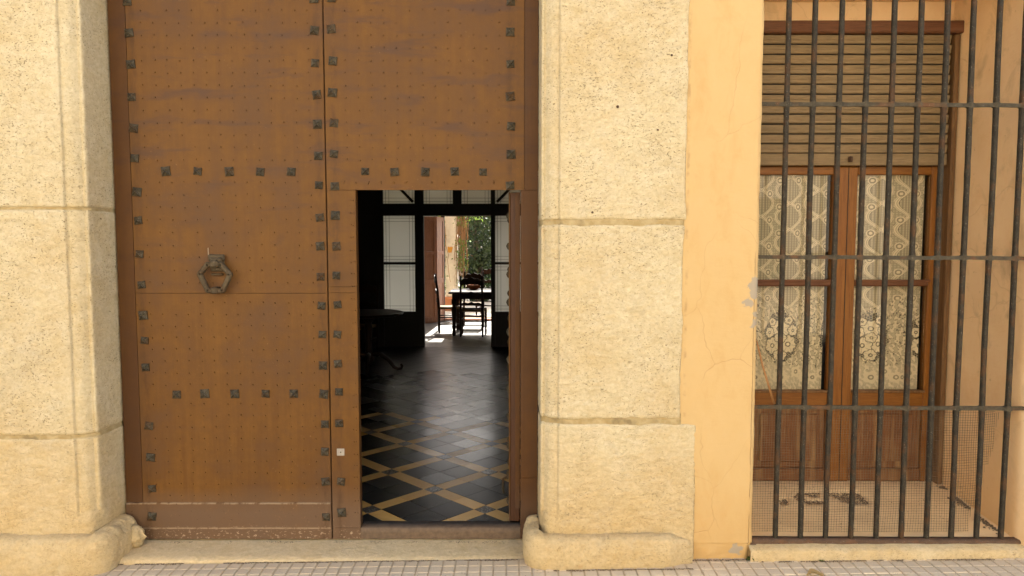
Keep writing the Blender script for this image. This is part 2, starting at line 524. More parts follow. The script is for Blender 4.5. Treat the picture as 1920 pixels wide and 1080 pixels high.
def mat_lace():
    t = MT('lace_cloth', .9, .1)
    a = t.nd('Attribute', attribute_name='lace', attribute_type='GEOMETRY').outputs['Fac']
    t.done((.90, .77, .50), .9)
    tl = t.nd('BsdfTranslucent', {'Color': (.70, .60, .40, 1)})
    m1 = t.nd('MixShader'); m1.inputs[0].default_value = .2
    t.t.links.new(t.b.outputs[0], m1.inputs[1]); t.t.links.new(tl.outputs[0], m1.inputs[2])
    tr = t.nd('BsdfTransparent')
    m2 = t.nd('MixShader')
    t.set(m2.inputs[0], t.maprange(a, 0, 1, .10, .97))
    t.t.links.new(tr.outputs[0], m2.inputs[1]); t.t.links.new(m1.outputs[0], m2.inputs[2])
    t.t.links.new(m2.outputs[0], t.out.inputs[0])
    return t.m

M = dict(
    stone=mat_stone('limestone', 1.0), stone_base=mat_stone('limestone_foot', .6),
    mortar=mat_mortar(),
    plaster=mat_plaster('orange_plaster', (.548, .384, .172), (.57, .41, .195)),
    recess=mat_plaster('recess_plaster', (.80, .56, .30), (.82, .60, .34), .6, False, .40),  # recess paler than the front plaster: colour makes up for its missing light
    gate=mat_gate('brown_gate_paint'), gate_edge=mat_gate('gate_paint_shaded', .55),  # gate_edge is the same paint with the borders' shade mixed into its colour
    stud=mat_iron('stud_iron', (.040, .034, .022), (.085, .072, .047), (.08, .042, .017), .5, .2),
    knock=mat_iron('knocker_iron', (.060, .046, .027), (.105, .080, .046), (.055, .032, .016), .55, .2),
    grille=mat_iron('grille_paint', (.024, .020, .0135), (.050, .042, .029), (.085, .043, .019), .7, 0),
    rail=mat_iron('rail_paint', (.040, .034, .022), (.085, .072, .048), (.135, .064, .028), .7, 0),
    footrail=mat_iron('rusty_foot_rail', (.085, .052, .032), (.12, .075, .045), (.15, .075, .036), .65, .1),
    wire=mat_iron('mesh_wire', (.14, .10, .06), (.20, .155, .10), (.11, .055, .025), .6, .2),
    wood=mat_wood('varnished_wood', (.180, .066, .0095), (.245, .098, .015), 'z', .45, .25, .25, (.12, .042, .015)),
    wood_h=mat_wood('varnished_wood_rail', (.180, .066, .0095), (.245, .098, .015), 'x', .45, .25, .25, (.12, .042, .015)),
    wood_worn=mat_wood('worn_panel_wood', (.13, .052, .018), (.20, .085, .03), 'z', .6, .2, .85, (.30, .18, .075)),
    head=mat_wood('shutter_box_wood', (.115, .046, .02), (.16, .068, .03), 'x', .6, .25, .3, (.20, .11, .06)),
    slat=mat_wood('shutter_slat_wood', (.190, .130, .060), (.255, .182, .092), 'x', .6, .25, .5, (.16, .12, .06)),
    guide=mat_wood('guide_rail_wood', (.12, .062, .024), (.20, .11, .045), 'z', .65, .2, .5, (.26, .16, .075)),
    glass=mat_glass('window_glass', (.96, .96, .95), .35), frost=mat_frost(),
    etched=mat_plain('etched_line', (.09, .09, .085), .4, .1),
    lace=mat_lace(),
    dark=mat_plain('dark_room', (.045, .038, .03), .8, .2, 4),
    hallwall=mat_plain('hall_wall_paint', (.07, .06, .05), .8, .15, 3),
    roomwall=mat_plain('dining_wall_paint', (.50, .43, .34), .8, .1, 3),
    screenwood=mat_wood('dark_screen_wood', (.012, .008, .006), (.022, .014, .010), 'z', .5, .3),
    redwood=mat_wood('red_shutter_wood', (.36, .16, .085), (.46, .215, .12), 'z', .5, .35),
    chairwood=mat_wood('dark_chair_wood', (.018, .009, .005), (.036, .017, .009), 'z', .5, .12, obj=True),
    rush=mat_plain('rush_seat', (.20, .13, .06), .8, .3, 60),
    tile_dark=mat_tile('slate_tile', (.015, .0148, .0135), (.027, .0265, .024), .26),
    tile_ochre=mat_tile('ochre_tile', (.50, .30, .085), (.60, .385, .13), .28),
    tile_node=mat_tile('pebble_tile', (.04, .037, .03), (.08, .073, .06), .26, True),
    tile_grey=mat_tile('grey_cement_tile', (.20, .185, .16), (.27, .25, .215), .35),
    grout=mat_plain('grout', (.035, .03, .025), .9, .2, 30),
    wsill=mat_plain('worn_wood_sill', (.135, .095, .062), .8, .6, 34),
    step=mat_stone('doorstep_stone', .6, .5), pave=mat_pave('pavement_tile'),
    joint=mat_plain('pavement_joint', (.46, .37, .245), .95, .35, 25),
    asphalt=mat_plain('asphalt', (.06, .058, .055), .9, .2, 30),
    ground=mat_plain('ground_earth', (.26, .21, .14), .95, .25, 2),
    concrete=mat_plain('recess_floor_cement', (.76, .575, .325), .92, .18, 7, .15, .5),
    gravel=mat_plain('loose_gravel', (.15, .11, .07), .9, .5, 60),
    opp=mat_plain('house_render_across', (.56, .485, .385), .9, .08, 1.5),
    trim=mat_plain('house_trim', (.62, .55, .44), .9, .1, 3),
    shutterg=mat_plain('green_shutter', (.05, .09, .06), .6, .1, 5),
    roof=mat_plain('roof_tile', (.33, .15, .08), .9, .3, 6),
    cane=mat_wood('dry_cane', (.34, .17, .06), (.42, .23, .09), 'z', .6, .3),
    moss=mat_leaf('green_weed', (.06, .085, .02), (.10, .13, .03)),
    dryleaf=mat_leaf('dry_leaf', (.34, .24, .11), (.42, .31, .15)),
    leaf_dark=mat_leaf('evergreen_foliage', (.018, .03, .012), (.04, .06, .022), .25),
    leaf_mid=mat_leaf('vine_foliage', (.06, .11, .025), (.12, .17, .04), .45),
    leaf_lit=mat_leaf('shrub_foliage', (.07, .14, .03), (.12, .20, .045), .45),
    stem=mat_plain('dry_vine_stem', (.24, .13, .06), .8, .4, 20),
    bark=mat_plain('bark', (.11, .08, .055), .9, .3, 14),
    pillar=mat_plain('pillar_plaster', (.60, .545, .45), .9, .3, 9),
    terra=mat_plain('terracotta', (.42, .17, .08), .85, .2, 8),
    bark_ochre=mat_plain('ochre_patch', (.55, .27, .05), .85, .15, 12),
    gravelpath=mat_plain('garden_gravel', (.50, .43, .32), .95, .2, 14),
)

# ================================================================== STREET
def pave_z(x): return -0.0655 + 0.0125 * x
SL = math.atan(0.0125)

o = MB().box(-300, 300, -300, 400, -.75, -.55).build('ground', M['ground']); tag(o, kind='structure')
b = MB()
b.add([(-30, -2.7, pave_z(-30) - .14), (30, -2.7, pave_z(30) - .14), (30, -7.2, pave_z(30) - .14), (-30, -7.2, pave_z(-30) - .14)], [(0, 3, 2, 1)])
o = b.build('road', M['asphalt']); tag(o, kind='structure')

pavement = MB()
z0 = lambda x: pave_z(x) - .0045
pavement.add([(-30, -.02, z0(-30)), (30, -.02, z0(30)), (30, -2.7, z0(30)), (-30, -2.7, z0(-30)), (30, -2.7, z0(30) - .15), (-30, -2.7, z0(-30) - .15)], [(0, 3, 2, 1), (3, 5, 4, 2)])
pavement = pavement.build('pavement', M['joint']); tag(pavement, kind='structure')

def pave_mesh():
    b = MB()
    g, s = .0028, .2
    b_ = s / 3
    for i in (0, 1, 2):
        for j in (0, 1, 2):
            x0, x1 = -s / 2 + i * b_ + g, -s / 2 + (i + 1) * b_ - g
            y0, y1 = -s / 2 + j * b_ + g, -s / 2 + (j + 1) * b_ - g
            c = .0035
            b.add([(x0, y0, -.006), (x1, y0, -.006), (x1, y1, -.006), (x0, y1, -.006), (x0 + c, y0 + c, 0), (x1 - c, y0 + c, 0), (x1 - c, y1 - c, 0), (x0 + c, y1 - c, 0)],
                  [(4, 5, 6, 7), (0, 1, 5, 4), (1, 2, 6, 5), (2, 3, 7, 6), (3, 0, 4, 7)])
    return b.mesh('paving_tile', M['pave'])
pm = pave_mesh()
rg = random.Random(3)
for j in range(4):
    for i in range(-17, 18):
        x = i * .2 + .07; y = -.305 - j * .2 - .02
        inst('paving_tile', pm, pavement, (x, y, pave_z(x) + rg.uniform(-.0015, .001)), (rg.uniform(-.006, .006), -SL + rg.uniform(-.006, .006), rg.uniform(-.006, .006)))
b = MB()
for (x0, x1, y0, y1) in ((-30, 30, -2.69, -1.027), (-30, -3.44, -1.02, -.22), (3.58, 30, -1.02, -.22)):
    b.add([(x0, y0, pave_z(x0) - .001), (x1, y0, pave_z(x1) - .001), (x1, y1, pave_z(x1) - .001), (x0, y1, pave_z(x0) - .001)], [(0, 1, 2, 3)])
o = b.build('paving_field', M['pave'], pavement); tag(o, kind='stuff')
o = MB()
for k in range(60):
    x0 = -30 + k
    o.box(x0 + .004, x0 + .996, -2.86, -2.70, pave_z(x0) - .2, pave_z(x0) + .002)
o = o.build('kerb', M['trim'], pavement); tag(o, kind='stuff')
o = MB().box(-30, 30, -9.0, -7.2, -.7, -.12).build('far_pavement', M['pave']); tag(o, kind='structure')

# house across the street, sunlit: it throws the warm light back on the doorway
hx = thing('townhouse_opposite', 'cream rendered house with shuttered windows on the far side of the street', 'house', (0, -9, -.2))
opp_open = []
b = MB()
cols = [(-11 + 4 * k) for k in range(6)]
xs = [-14]
for c in cols: xs += [c - .5, c + .5]
xs.append(14)
for k in range(len(xs) - 1):
    if k % 2 == 0: b.box(xs[k], xs[k + 1], -9.4, -9.0, -.5, 7.2)
    else:
        b.box(xs[k], xs[k + 1], -9.4, -9.0, -.5, .9); b.box(xs[k], xs[k + 1], -9.4, -9.0, 2.5, 4.2); b.box(xs[k], xs[k + 1], -9.4, -9.0, 5.7, 7.2)
b.build('wall', M['opp'], hx)
for c in cols:
    for zz, hh in ((.9, 1.6), (4.2, 1.5)):
        wdw = MB().box(c - .5, c + .5, -9.26, -9.2, zz, zz + hh).build('window', M['shutterg'], hx)
        MB().cbox(c - .6, c + .6, -9.2, -8.92, zz - .1, zz - .002).build('sill', M['trim'], wdw)
MB().cbox(-14.2, 14.2, -9.5, -8.75, 7.202, 7.45, .03).build('cornice', M['trim'], hx)
b = MB().add([(-14.3, -8.6, 7.46), (14.3, -8.6, 7.46), (14.3, -12.5, 8.7), (-14.3, -12.5, 8.7), (-14.3, -16.4, 7.46), (14.3, -16.4, 7.46)], [(0, 3, 2, 1), (3, 4, 5, 2), (0, 4, 3), (1, 2, 5)])
b.build('roof', M['roof'], hx)

# ================================================================== HOUSE FRONT
HTOP = 6.2
house = thing('townhouse', 'orange plastered house front with hairline cracks between stone doorway and barred window', 'house', (0, 0, 0))
YF = -.25                     # face of the plaster

def plaster_strip(x0, x1, z0, z1, step=.02):
    P = []
    nz = int((z1 - z0) / step); nx = int((x1 - x0) / step)
    for i in range(nx + 1):
        col = []
        x = x0 + (x1 - x0) * i / nx
        for j in range(nz + 1):
            z = z0 + (z1 - z0) * j / nz
            y = YF + .004 * fr(x, 0, z, 2.3, 3) + .0012 * fr(x, 4, z, 17, 2)
            e = max(0, 1 - (x1 - x) / .025)
            xx = x + (.004 * n3(3, 1, z, 9) + .002 * n3(3, 5, z, 40)) * e
            col.append((xx, y + .010 * e * e, z))
        P.append(col)
    # returns into the reveal
    P.append([(p[0] + .001, p[1] + .05, p[2]) for p in P[-1]])
    return P
b = MB()
b.grid(plaster_strip(.86, 1.268, .036, 3.2))
b.build('plaster_face', M['plaster'], house, True)
# plinth band below
b = MB()
b.grid([[(x, YF + .004 + .006 * fr(x, 1, z, 9, 3) + (.012 * ((.02 - z) / .1) if z < .02 else 0), z) for z in np.linspace(-.09, .033, 8)] for x in np.linspace(.93, 1.246, 24)] + [[(1.25, YF + .06, z) for z in np.linspace(-.09, .033, 8)]])
b.build('plaster_plinth', M['plaster'], house, True)
b = MB()
b.box(.80, 1.262, YF + .012, .30, -.3, 3.2)                     # core behind the face
b.box(-8, -2.75, YF + .012, .30, -.5, 3.6)
b.box(2.725, 8, YF + .002, .30, -.5, 3.2)
b.box(1.262, 2.705, -.24, .0, 3.075, 3.2)
b.box(.80, 8, YF + .002, .30, 3.202, 3.6)
b.box(-8, 8, YF + .002, .30, 3.602, HTOP)
b.build('wall', M['plaster'], house)
MB().cbox(-8.1, 8.1, -.6, .3, HTOP + .002, HTOP + .3, .04).build('cornice', M['trim'], house)
b = MB().box(-8, 8, .302, 10.75, HTOP - .2, HTOP + .1)
b.box(-8, -7.7, .302, 10.75, -.5, HTOP - .21)
b.box(7.7, 8, .302, 10.75, -.5, HTOP - .21)
b.build('roof', M['roof'], house)

# window recess: right reveal, left reveal, soffit, back wall above the shutter box, sloping floor
b = MB()
P = []
for i in range(30):
    t_ = i / 29
    y = -.25 + .74 * t_
    x = 2.702 - .026 * t_
    P.append([(x + .006 * fr(x, y, z, 4, 3) + (.012 * (1 - t_ / .06) if t_ < .06 else 0), y, z) for z in np.linspace(-.02, 3.08, 100)])
b.grid(P)
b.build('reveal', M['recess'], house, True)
b = MB().grid([[(1.268 + .14 * t_, -.235 + .73 * t_, z) for z in (-.05, 3.08)] for t_ in (1, 0)])
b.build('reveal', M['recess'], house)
b = MB().grid([[(x, y, 3.07 + .004 * n3(x, y, 0, 5)) for x in np.linspace(1.27, 2.71, 20)] for y in np.linspace(-.23, .49, 10)])
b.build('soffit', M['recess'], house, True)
b = MB().grid([[(x, .47 + .004 * fr(x, 0, z, 5), z) for z in np.linspace(2.935, 3.09, 8)] for x in np.linspace(1.38, 2.71, 30)])
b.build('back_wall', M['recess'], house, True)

def rec_z(y): return .035 + .085 * max(0, min(1, (y + .16) / .55))
b = MB()
P = []
for j in range(50):
    y = -.225 + .72 * j / 49
    P.append([(x, y, rec_z(y) + .005 * fr(x, y, 0, 6, 4) - (.018 if (n3(x, y, 2, 5) + .6 * n3(x, y, 7, 14) > .0 and .17 < y < .31 and 1.58 < x < 2.12) else 0)) for x in np.linspace(1.24, 2.72, 110)])
b.grid(P)
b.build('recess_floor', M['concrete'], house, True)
# stone sill at the foot of the window
b = MB()
xs = np.linspace(1.252, 2.95, 90)
prof = [(-.20, .026), (-.250, .018), (-.272, .008), (-.279, .001), (-.280, -.09)]
b.grid([[(x, y + .003 * fr(x, y, z, 8), z + .004 * fr(x, 3, z, 6)) for (y, z) in prof] for x in xs])
b.build('sill', M['stone_base'], house, True)

# ---------------------------------------------------------------- stone piers
def resample(poly, step):
    out = [poly[0]]
    for a, c in zip(poly[:-1], poly[1:]):
        L = math.dist(a, c); n = max(1, int(round(L / step)))
        out += [(a[0] + (c[0] - a[0]) * k / n, a[1] + (c[1] - a[1]) * k / n) for k in range(1, n + 1)]
    return out

PROF = [(.145, .02), (.149, -.200), (.152, -.213), (.163, -.216), (.168, -.209), (.174, -.214), (.184, -.226), (.197, -.237), (.212, -.2435), (.226, -.247), (.234, -.247), (.2385, -.246), (.2405, -.250), (.2415, -.258), (.246, -.262)]
SQR = [(.145, .02), (.147, -.12), (.150, -.16), (.155, -.185), (.160, -.20), (.165, -.215), (.170, -.232), (.178, -.245), (.19, -.255), (.20, -.259), (.212, -.261), (.222, -.262), (.23, -.262), (.24, -.262), (.246, -.262)]

def stone_pier(name, label, mirror, blocks, seed, stop):
    p = thing(name, label, 'stone pier', (-2.3 if mirror else .5, -.1, -.08))
    mx = (lambda x: -2.04 - x) if mirror else (lambda x: x)
    step = .0085
    for bi, (z0, z1, xr, rough) in enumerate(blocks):
        face = [(xr, -.262), (xr + .003, -.20), (xr + .003, -.12)]
        base = resample(PROF, step) + resample([(.246, -.262)] + face, step)[1:]
        # square profile resampled with the same counts
        sq = [SQR[0]]
        for a, c, a2, c2 in zip(PROF[:-1], PROF[1:], SQR[:-1], SQR[1:]):
            n = max(1, int(round(math.dist(a, c) / step)))
            sq += [(a2[0] + (c2[0] - a2[0]) * k / n, a2[1] + (c2[1] - a2[1]) * k / n) for k in range(1, n + 1)]
        sq += base[len(sq):]
        nz = max(2, int((z1 - z0) / step))
        zs = [z0 + (z1 - z0) * j / nz for j in range(nz + 1)]
        rows = []
        for j in [-1] + list(range(nz + 1)) + [nz + 1]:
            inset = 0.0
            if j < 0: z = zs[0]; inset = .05
            elif j > nz: z = zs[-1]; inset = .05
            else: z = zs[j]
            row = []
            L = len(base)
            for k in range(L):
                s = 0.0
                if z < stop + .10: s = min(1, (stop + .10 - z) / .10)
                s = s * s * (3 - 2 * s)
                wear = max(0, min(1, (.95 - z) / .8)) * .45
                s = max(s, wear * (.5 + .5 * n3(seed, 2, z, 4)))
                x = base[k][0] * (1 - s) + sq[k][0] * s
                y = base[k][1] * (1 - s) + sq[k][1] * s
                a = base[max(0, k - 1)]; c = base[min(L - 1, k + 1)]
                tx, ty = c[0] - a[0], c[1] - a[1]
                ln = math.hypot(tx, ty) or 1
                nx, ny = ty / ln, -tx / ln
                if k < 3: nx, ny = -1, 0
                X, Y, Z = x + seed, y, z
                onface = min(1, max(.25, (x - .2) / .1))
                d = rough * onface * (fr(X, Y, Z, 3.1, 3) * 1.1 + .75 * fr(X, Y, Z, 11, 4)) + .0013 * fr(X, Y, Z, 38, 3) - rough * .9 * onface * abs(fr(X, Y, Z * 1.7, 13, 4))
                # arrises worn at the bed joints
                e = min(z - z0, z1 - z)
                er = max(0, 1 - e / (.008 + .018 * max(0, n3(X, Y, Z, 6) + .2)))
                d -= er * er * (.004 + .9 * rough)
                e2 = max(0, 1 - abs(xr - x) / .03) if y < -.2 else 0
                d -= e2 * e2 * (.008 + rough) * (1 + n3(X, 0, Z, 8))
                d -= inset
                zz = z + (.004 * n3(X, 9, 1, 7) if 0 <= j <= nz else .004 * n3(X, 9, 1, 7))
                row.append((mx(x + nx * d), y + ny * d, zz))
            rows.append(row if not mirror else row[::-1])
        bm_ = MB().grid(rows)
        bm_.build('stone_block', M['stone_base'] if bi == 0 else M['stone'], p, True)
    # mortar core, a little behind the face
    zt = blocks[-1][1]
    for (A, B) in zip(blocks[:-1], blocks[1:]):
        zc0, zc1 = A[1] - .03, B[0] + .03
        core = resample([(.150, .02), (.1545, -.19), (.17, -.203), (.20, -.230), (.235, -.238), (.26, -.2545), (min(A[2], B[2]) - .004, -.2545), (min(A[2], B[2]) - .002, -.15)], .02)
        rows = []
        for z in np.linspace(zc0, zc1, 9):
            row = [(mx(x + .0), y - .0035 * fr(x + seed, y, z, 13, 3), z) for (x, y) in core]
            rows.append(row if not mirror else row[::-1])
        MB().grid(rows).build('mortar_joint', M['mortar'], p, True)
    # worn roll moulding round the foot
    prof = [(.0, .094), (.02, .095), (.040, .092), (.054, .086), (.064, .076), (.072, .058), (.078, .036), (.081, .014), (.082, -.005), (.082, -.03), (.081, -.06), (.079, -.13)]
    if mirror: prof = [(a * 1.12, z) for a, z in prof]
    path = []
    xe = .90 if not mirror else 1.2
    for k in range(110): path.append((xe - (xe - .168) * k / 109, -.262, 0, -1))
    for k in range(1, 12):
        a = math.pi / 2 * k / 12
        path.append((.168 - .023 * math.sin(a), -.262 + .023 * (1 - math.cos(a)), -math.sin(a), -math.cos(a)))
    for k in range(30): path.append((.145, -.239 + .225 * k / 29, -1, 0))
    rows = []
    for i, (x, y, nx, ny) in enumerate(path):
        endf = 1.0
        if not mirror and i < 12: endf = .35 + .65 * i / 12
        if i > len(path) - 4: endf = .8
        row = []
        for q, (a, z) in enumerate(prof):
            d = .013 * fr(x + seed, y, z, 5, 3) + .006 * fr(x + seed, y, z, 22, 4) - .020 * max(0, fr(x + seed, y + 2, z, 8, 3) - .25) - .007 * abs(fr(x + seed, y, z, 26, 4)) - .012 * max(0, n3(x + seed, y + 5, z, 13) - .35)
            up = .012 if nx < -.5 else (.012 * -nx * 2 if nx < 0 else 0)
            ex = -.05 * (1 - endf) / .65 if not mirror else 0
            row.append((mx(x + nx * (a + d) * endf + (.05 * (a / .09) if (i == 0 and not mirror) else 0)), y + ny * (a + d) * endf, (z + up * (z > 0) + (d * .6 if q < 5 else 0)) * (1 if endf > .9 or z < 0 else (.55 + .45 * endf))))
        rows.append(row)
    if not mirror:      # close the outer end
        rows.insert(0, [(p_[0] + .012, -.24, p_[2] - (.01 if p_[2] > 0 else 0)) for p_ in rows[0]])
    if mirror: rows = [r_ for r_ in rows[::-1]]
    MB().grid(rows).build('base_moulding', M['stone_base'], p, True)
    return p

RP = stone_pier('stone_pier', 'cream limestone door pier beside the plaster strip and barred window', False,
           [(-.10, .676, .968, .0052), (.702, 1.712, .884, .0058), (1.738, 3.58, .893, .0022)], 5.3, .13)
stone_pier('stone_pier', 'cream limestone door pier at the left edge, beside the door knocker leaf', True,
           [(-.10, .598, 1.3, .0050), (.616, 1.788, 1.3, .0034), (1.802, 3.58, 1.3, .0020)], 21.7, .14)
for (xa, xb) in ((.20, .86), (-2.75, -2.24)):
    MB().box(xa, xb, -.195, .30, -.3, 3.6).build('pier_core', M['mortar'], house)
b = MB().cbox(-2.19, .15, -.24, .30, 3.32, 3.598, .01)
b.build('door_lintel', M['stone'], house)
for (x, z, q) in ((.531, 2.305, .010), (.408, 1.775, .008), (.735, 2.19, .006), (.80, 2.56, .007)):
    b = MB()
    b.tube([(x, -.255, z), (x + .002, -.266, z - .001), (x + .004, -.272, z - .004)], [q * .55, q * .75, q * .4], 7)
    b.build('nail_stub', M['footrail'], RP)
# broken lump of mortar at the left foot
b = MB()
rows = []
for i in range(13):
    th = math.pi * i / 12
    rows.append([(-2.088 + (.046 + .030 * n3(i, k % 16, 1, .9)) * math.sin(th) * math.cos(2 * math.pi * k / 16), -.072 + (.040 + .018 * n3(i, k % 16, 5, .9)) * math.sin(th) * math.sin(2 * math.pi * k / 16), -.008 + (.064 + .020 * n3(i, k % 16, 9, .9)) * math.cos(th)) for k in range(17)])
b.grid(rows)
o = b.build('mortar_lump', M['stone_base'], None, True)
tag(o, 'cracked lump of pale mortar in the corner at the foot of the left pier', 'mortar lump')

# doorstep
b = MB()
P = []
for x in np.linspace(-2.19, .13, 120):
    row = []
    for (y, z) in ((.03, -.062), (-.05, -.062), (-.12, -.064), (-.18, -.066), (-.206, -.070), (-.217, -.078), (-.222, -.09), (-.222, -.13)):
        row.append((x, y + .004 * fr(x, 2, z, 5, 3), z + .0035 * fr(x, y, 1, 7, 4)))
    P.append(row)
b.grid(P)
o = b.build('doorstep', M['step'], None, True)
tag(o, 'worn pale stone doorstep running along the foot of the brown gate', 'doorstep')

# ================================================================== GATE
def sheet(mb, x0, x1, z0, z1, y, step=.03, amp=.0012, back=.012, seed=0.0):
    nx = max(1, int((x1 - x0) / step)); nz = max(1, int((z1 - z0) / step))
    f = lambda x, z: y + amp * fr(x + seed, 0, z, 2.7, 3)
    P = []
    for i in range(nx + 1):
        x = x0 + (x1 - x0) * i / nx
        P.append([(x, f(x, z0) + back, z0)] + [(x, f(x, z0 + (z1 - z0) * j / nz), z0 + (z1 - z0) * j / nz) for j in range(nz + 1)] + [(x, f(x, z1) + back, z1)])
    P = [[(p[0], p[1] + back, p[2]) for p in P[0]]] + P + [[(p[0], p[1] + back, p[2]) for p in P[-1]]]
    mb.grid(P)
    return mb

def stud_mesh():
    """four-petalled pyramid nail head, point towards the street (-Y)"""
    b = MB()
    s, h = .0238, .021
    ring = []
    for k in range(8):
        a = math.pi / 4 * k
        r_ = s * 1.36 if k % 2 else s * .93
        ring.append((r_ * math.cos(a), r_ * math.sin(a)))
    v = [(x, .001, z) for x, z in ring] + [(x * .98, -.006, z * .98) for x, z in ring]
    v += [((x * .56 if k % 2 else x * .50), -.0155 if k % 2 else -.0112, (z * .56 if k % 2 else z * .50)) for k, (x, z) in enumerate(ring)]
    v.append((0, -h, 0))
    f = []
    for k in range(8):
        k2 = (k + 1) % 8
        f.append((k, k2, 8 + k2, 8 + k)); f.append((8 + k, 8 + k2, 16 + k2, 16 + k)); f.append((16 + k, 16 + k2, 24))
    b.add(v, f)
    return b.mesh('stud', M['stud'])
SM = stud_mesh()
rs = random.Random(11)
def studs(parent, pts, dy=0.0, face=None):
    for (x, z) in pts:
        s_ = rs.uniform(.90, 1.08)
        inst('stud', SM, parent, (x + rs.uniform(-.003, .003), dy, z + rs.uniform(-.003, .003)), (rs.uniform(-.12, .12), rs.uniform(-.14, .14), rs.uniform(-.12, .12)), (s_, rs.uniform(.8, 1.15), s_ * rs.uniform(.94, 1.06)))

def rivets(parent, rects, holes=()):
    b = MB()
    r_ = .0041
    for (x0, x1, z0, z1) in rects:
        nx = max(1, round((x1 - x0) / .0675)); nz = max(1, round((z1 - z0) / .0675))
        for i in range(nx + 1):
            for j in range(nz + 1):
                if rs.random() < .09: continue
                x = x0 + (x1 - x0) * i / nx + rs.uniform(-.004, .004); z = z0 + (z1 - z0) * j / nz + rs.uniform(-.004, .004)
                q = r_ * rs.uniform(.7, 1.25)
                y = -.0028
                vv = [(x + q * math.cos(a), y + .002, z + q * math.sin(a)) for a in [math.pi / 3 * k for k in range(6)]] + [(x + q * .6 * math.cos(a), y - .0022, z + q * .6 * math.sin(a)) for a in [math.pi / 3 * k for k in range(6)]]
                b.add(vv, [(k, (k + 1) % 6, 6 + (k + 1) % 6, 6 + k) for k in range(6)] + [tuple(range(6, 12))])
    o = b.build('rivet_heads', M['gate'], parent)
    tag(o, kind='stuff')

# left leaf
gl = thing('gate_leaf', 'closed brown iron clad gate leaf with a hexagonal knocker and square studs', 'gate', (-2.185, 0, -.06))
MB().box(-2.172, -1.0185, .010, .062, -.055, 3.32).build('leaf_core', M['gate_edge'], gl)
sheet(MB(), -2.175, -2.083, .157, 3.315, .003, seed=4).build('border_strip', M['gate_edge'], gl, autos=40)
sheet(MB(), -2.079, -1.0205, 1.343, 3.315, 0, seed=1).build('iron_sheet', M['gate'], gl, autos=40)
sheet(MB(), -2.079, -1.0205, .157, 1.340, .0006, seed=2).build('iron_sheet', M['gate'], gl, autos=40)
sheet(MB(), -2.175, -1.0205, .012, .155, -.004, amp=.0015, seed=9).build('kick_plate', M['gate'], gl, autos=40)
sheet(MB(), -2.175, -1.0205, -.052, .010, -.001, amp=.001, seed=12).build('bottom_rail', M['gate'], gl, autos=40)
Z_A = [2.91, 2.75, 2.58, 2.41, 2.24, 2.08, 1.9, 1.74, 1.56, 1.39, 1.22, 1.08, .93, .6, .42, .24]
Z_B = [2.93, 2.76, 2.59, 2.42, 2.26, 2.09, 1.93, 1.76, 1.6, 1.43, 1.27, 1.11, .94, .78, .61, .45, .28]
Z_C = [2.93, 2.77, 2.6, 2.43, 2.27, 2.1, 1.93, 1.77, 1.6, 1.44, 1.28, 1.11, .95, .79, .61, .28, .1]
Z_D = [2.91, 2.75, 2.58, 2.41, 2.25, 2.1, 1.93]
lean = lambda a, c, z: a + (c - a) * (2.9 - z) / 2.9
studs(gl, [(lean(-2.066, -2.024, z), z) for z in Z_A + [3.08]] + [(lean(-1.062, -1.044, z), z) for z in Z_B + [3.1]])
studs(gl, [(x, 2.006) for x in (-1.886, -1.715, -1.544, -1.376, -1.206)] + [(x, .777) for x in (-1.871, -1.713, -1.546, -1.376, -1.214)])
studs(gl, [(-2.026, .08), (-1.048, .075)], -.005)
rivets(gl, [(-2.00, -1.10, 2.07, 3.2), (-2.00, -1.10, 1.40, 1.95), (-2.00, -1.10, .83, 1.29), (-2.00, -1.10, .20, .72), (-1.95, -1.1, .105, .108)])

pale = mat_plain('scratch_pale', (.50, .40, .28), .8, .2, 50)
MB().cbox(-1.671, -1.668, -.0045, .001, 1.545, 1.592, .0008).build('paint_scratch', pale, gl)
# door knocker: plate, eye, hexagonal ring, strike boss
kn = thing('door_knocker', 'hexagonal iron ring knocker hanging on the left gate leaf', 'door knocker', (-1.617, 0, 1.55))
kx = -1.619
b = MB()
b.cbox(kx - .038, kx + .040, -.016, -.001, 1.462, 1.548, .006)
b.cbox(kx - .044, kx + .047, -.026, -.0155, 1.520, 1.556, .008)
b.cbox(kx - .033, kx + .036, -.046, -.024, 1.494, 1.542, .011)
b.build('back_plate', M['knock'], kn)
b = MB().cbox(kx - .023, kx + .025, -.072, -.030, 1.482, 1.528, .012)
b.build('hinge_eye', M['knock'], kn)
b = MB().cbox(kx - .032, kx + .030, -.022, -.001, 1.440, 1.452, .004)
b.build('lower_lug', M['knock'], kn)
hexp = [(-.038, .058), (.036, .058), (.082, .003), (.040, -.086), (-.040, -.086), (-.082, .006)]
b = MB()
for k in range(6):
    (x0, z0_), (x1, z1_) = hexp[k], hexp[(k + 1) % 6]
    dx, dz = x1 - x0, z1_ - z0_
    L = math.hypot(dx, dz)
    m = Matrix.Translation((kx + (x0 + x1) / 2, -.042, 1.444 + (z0_ + z1_) / 2)) @ Matrix.Rotation(-math.atan2(dz, dx), 4, 'Y')
    b.cbox(-L / 2 - .0090, L / 2 + .0090, -.012, .012, -.0135, .0135, .006, m)
b.build('ring', M['knock'], kn)
b = MB().cbox(kx - .019, kx + .018, -.060, -.004, 1.342, 1.378, .006)
b.build('striker', M['knock'], kn)

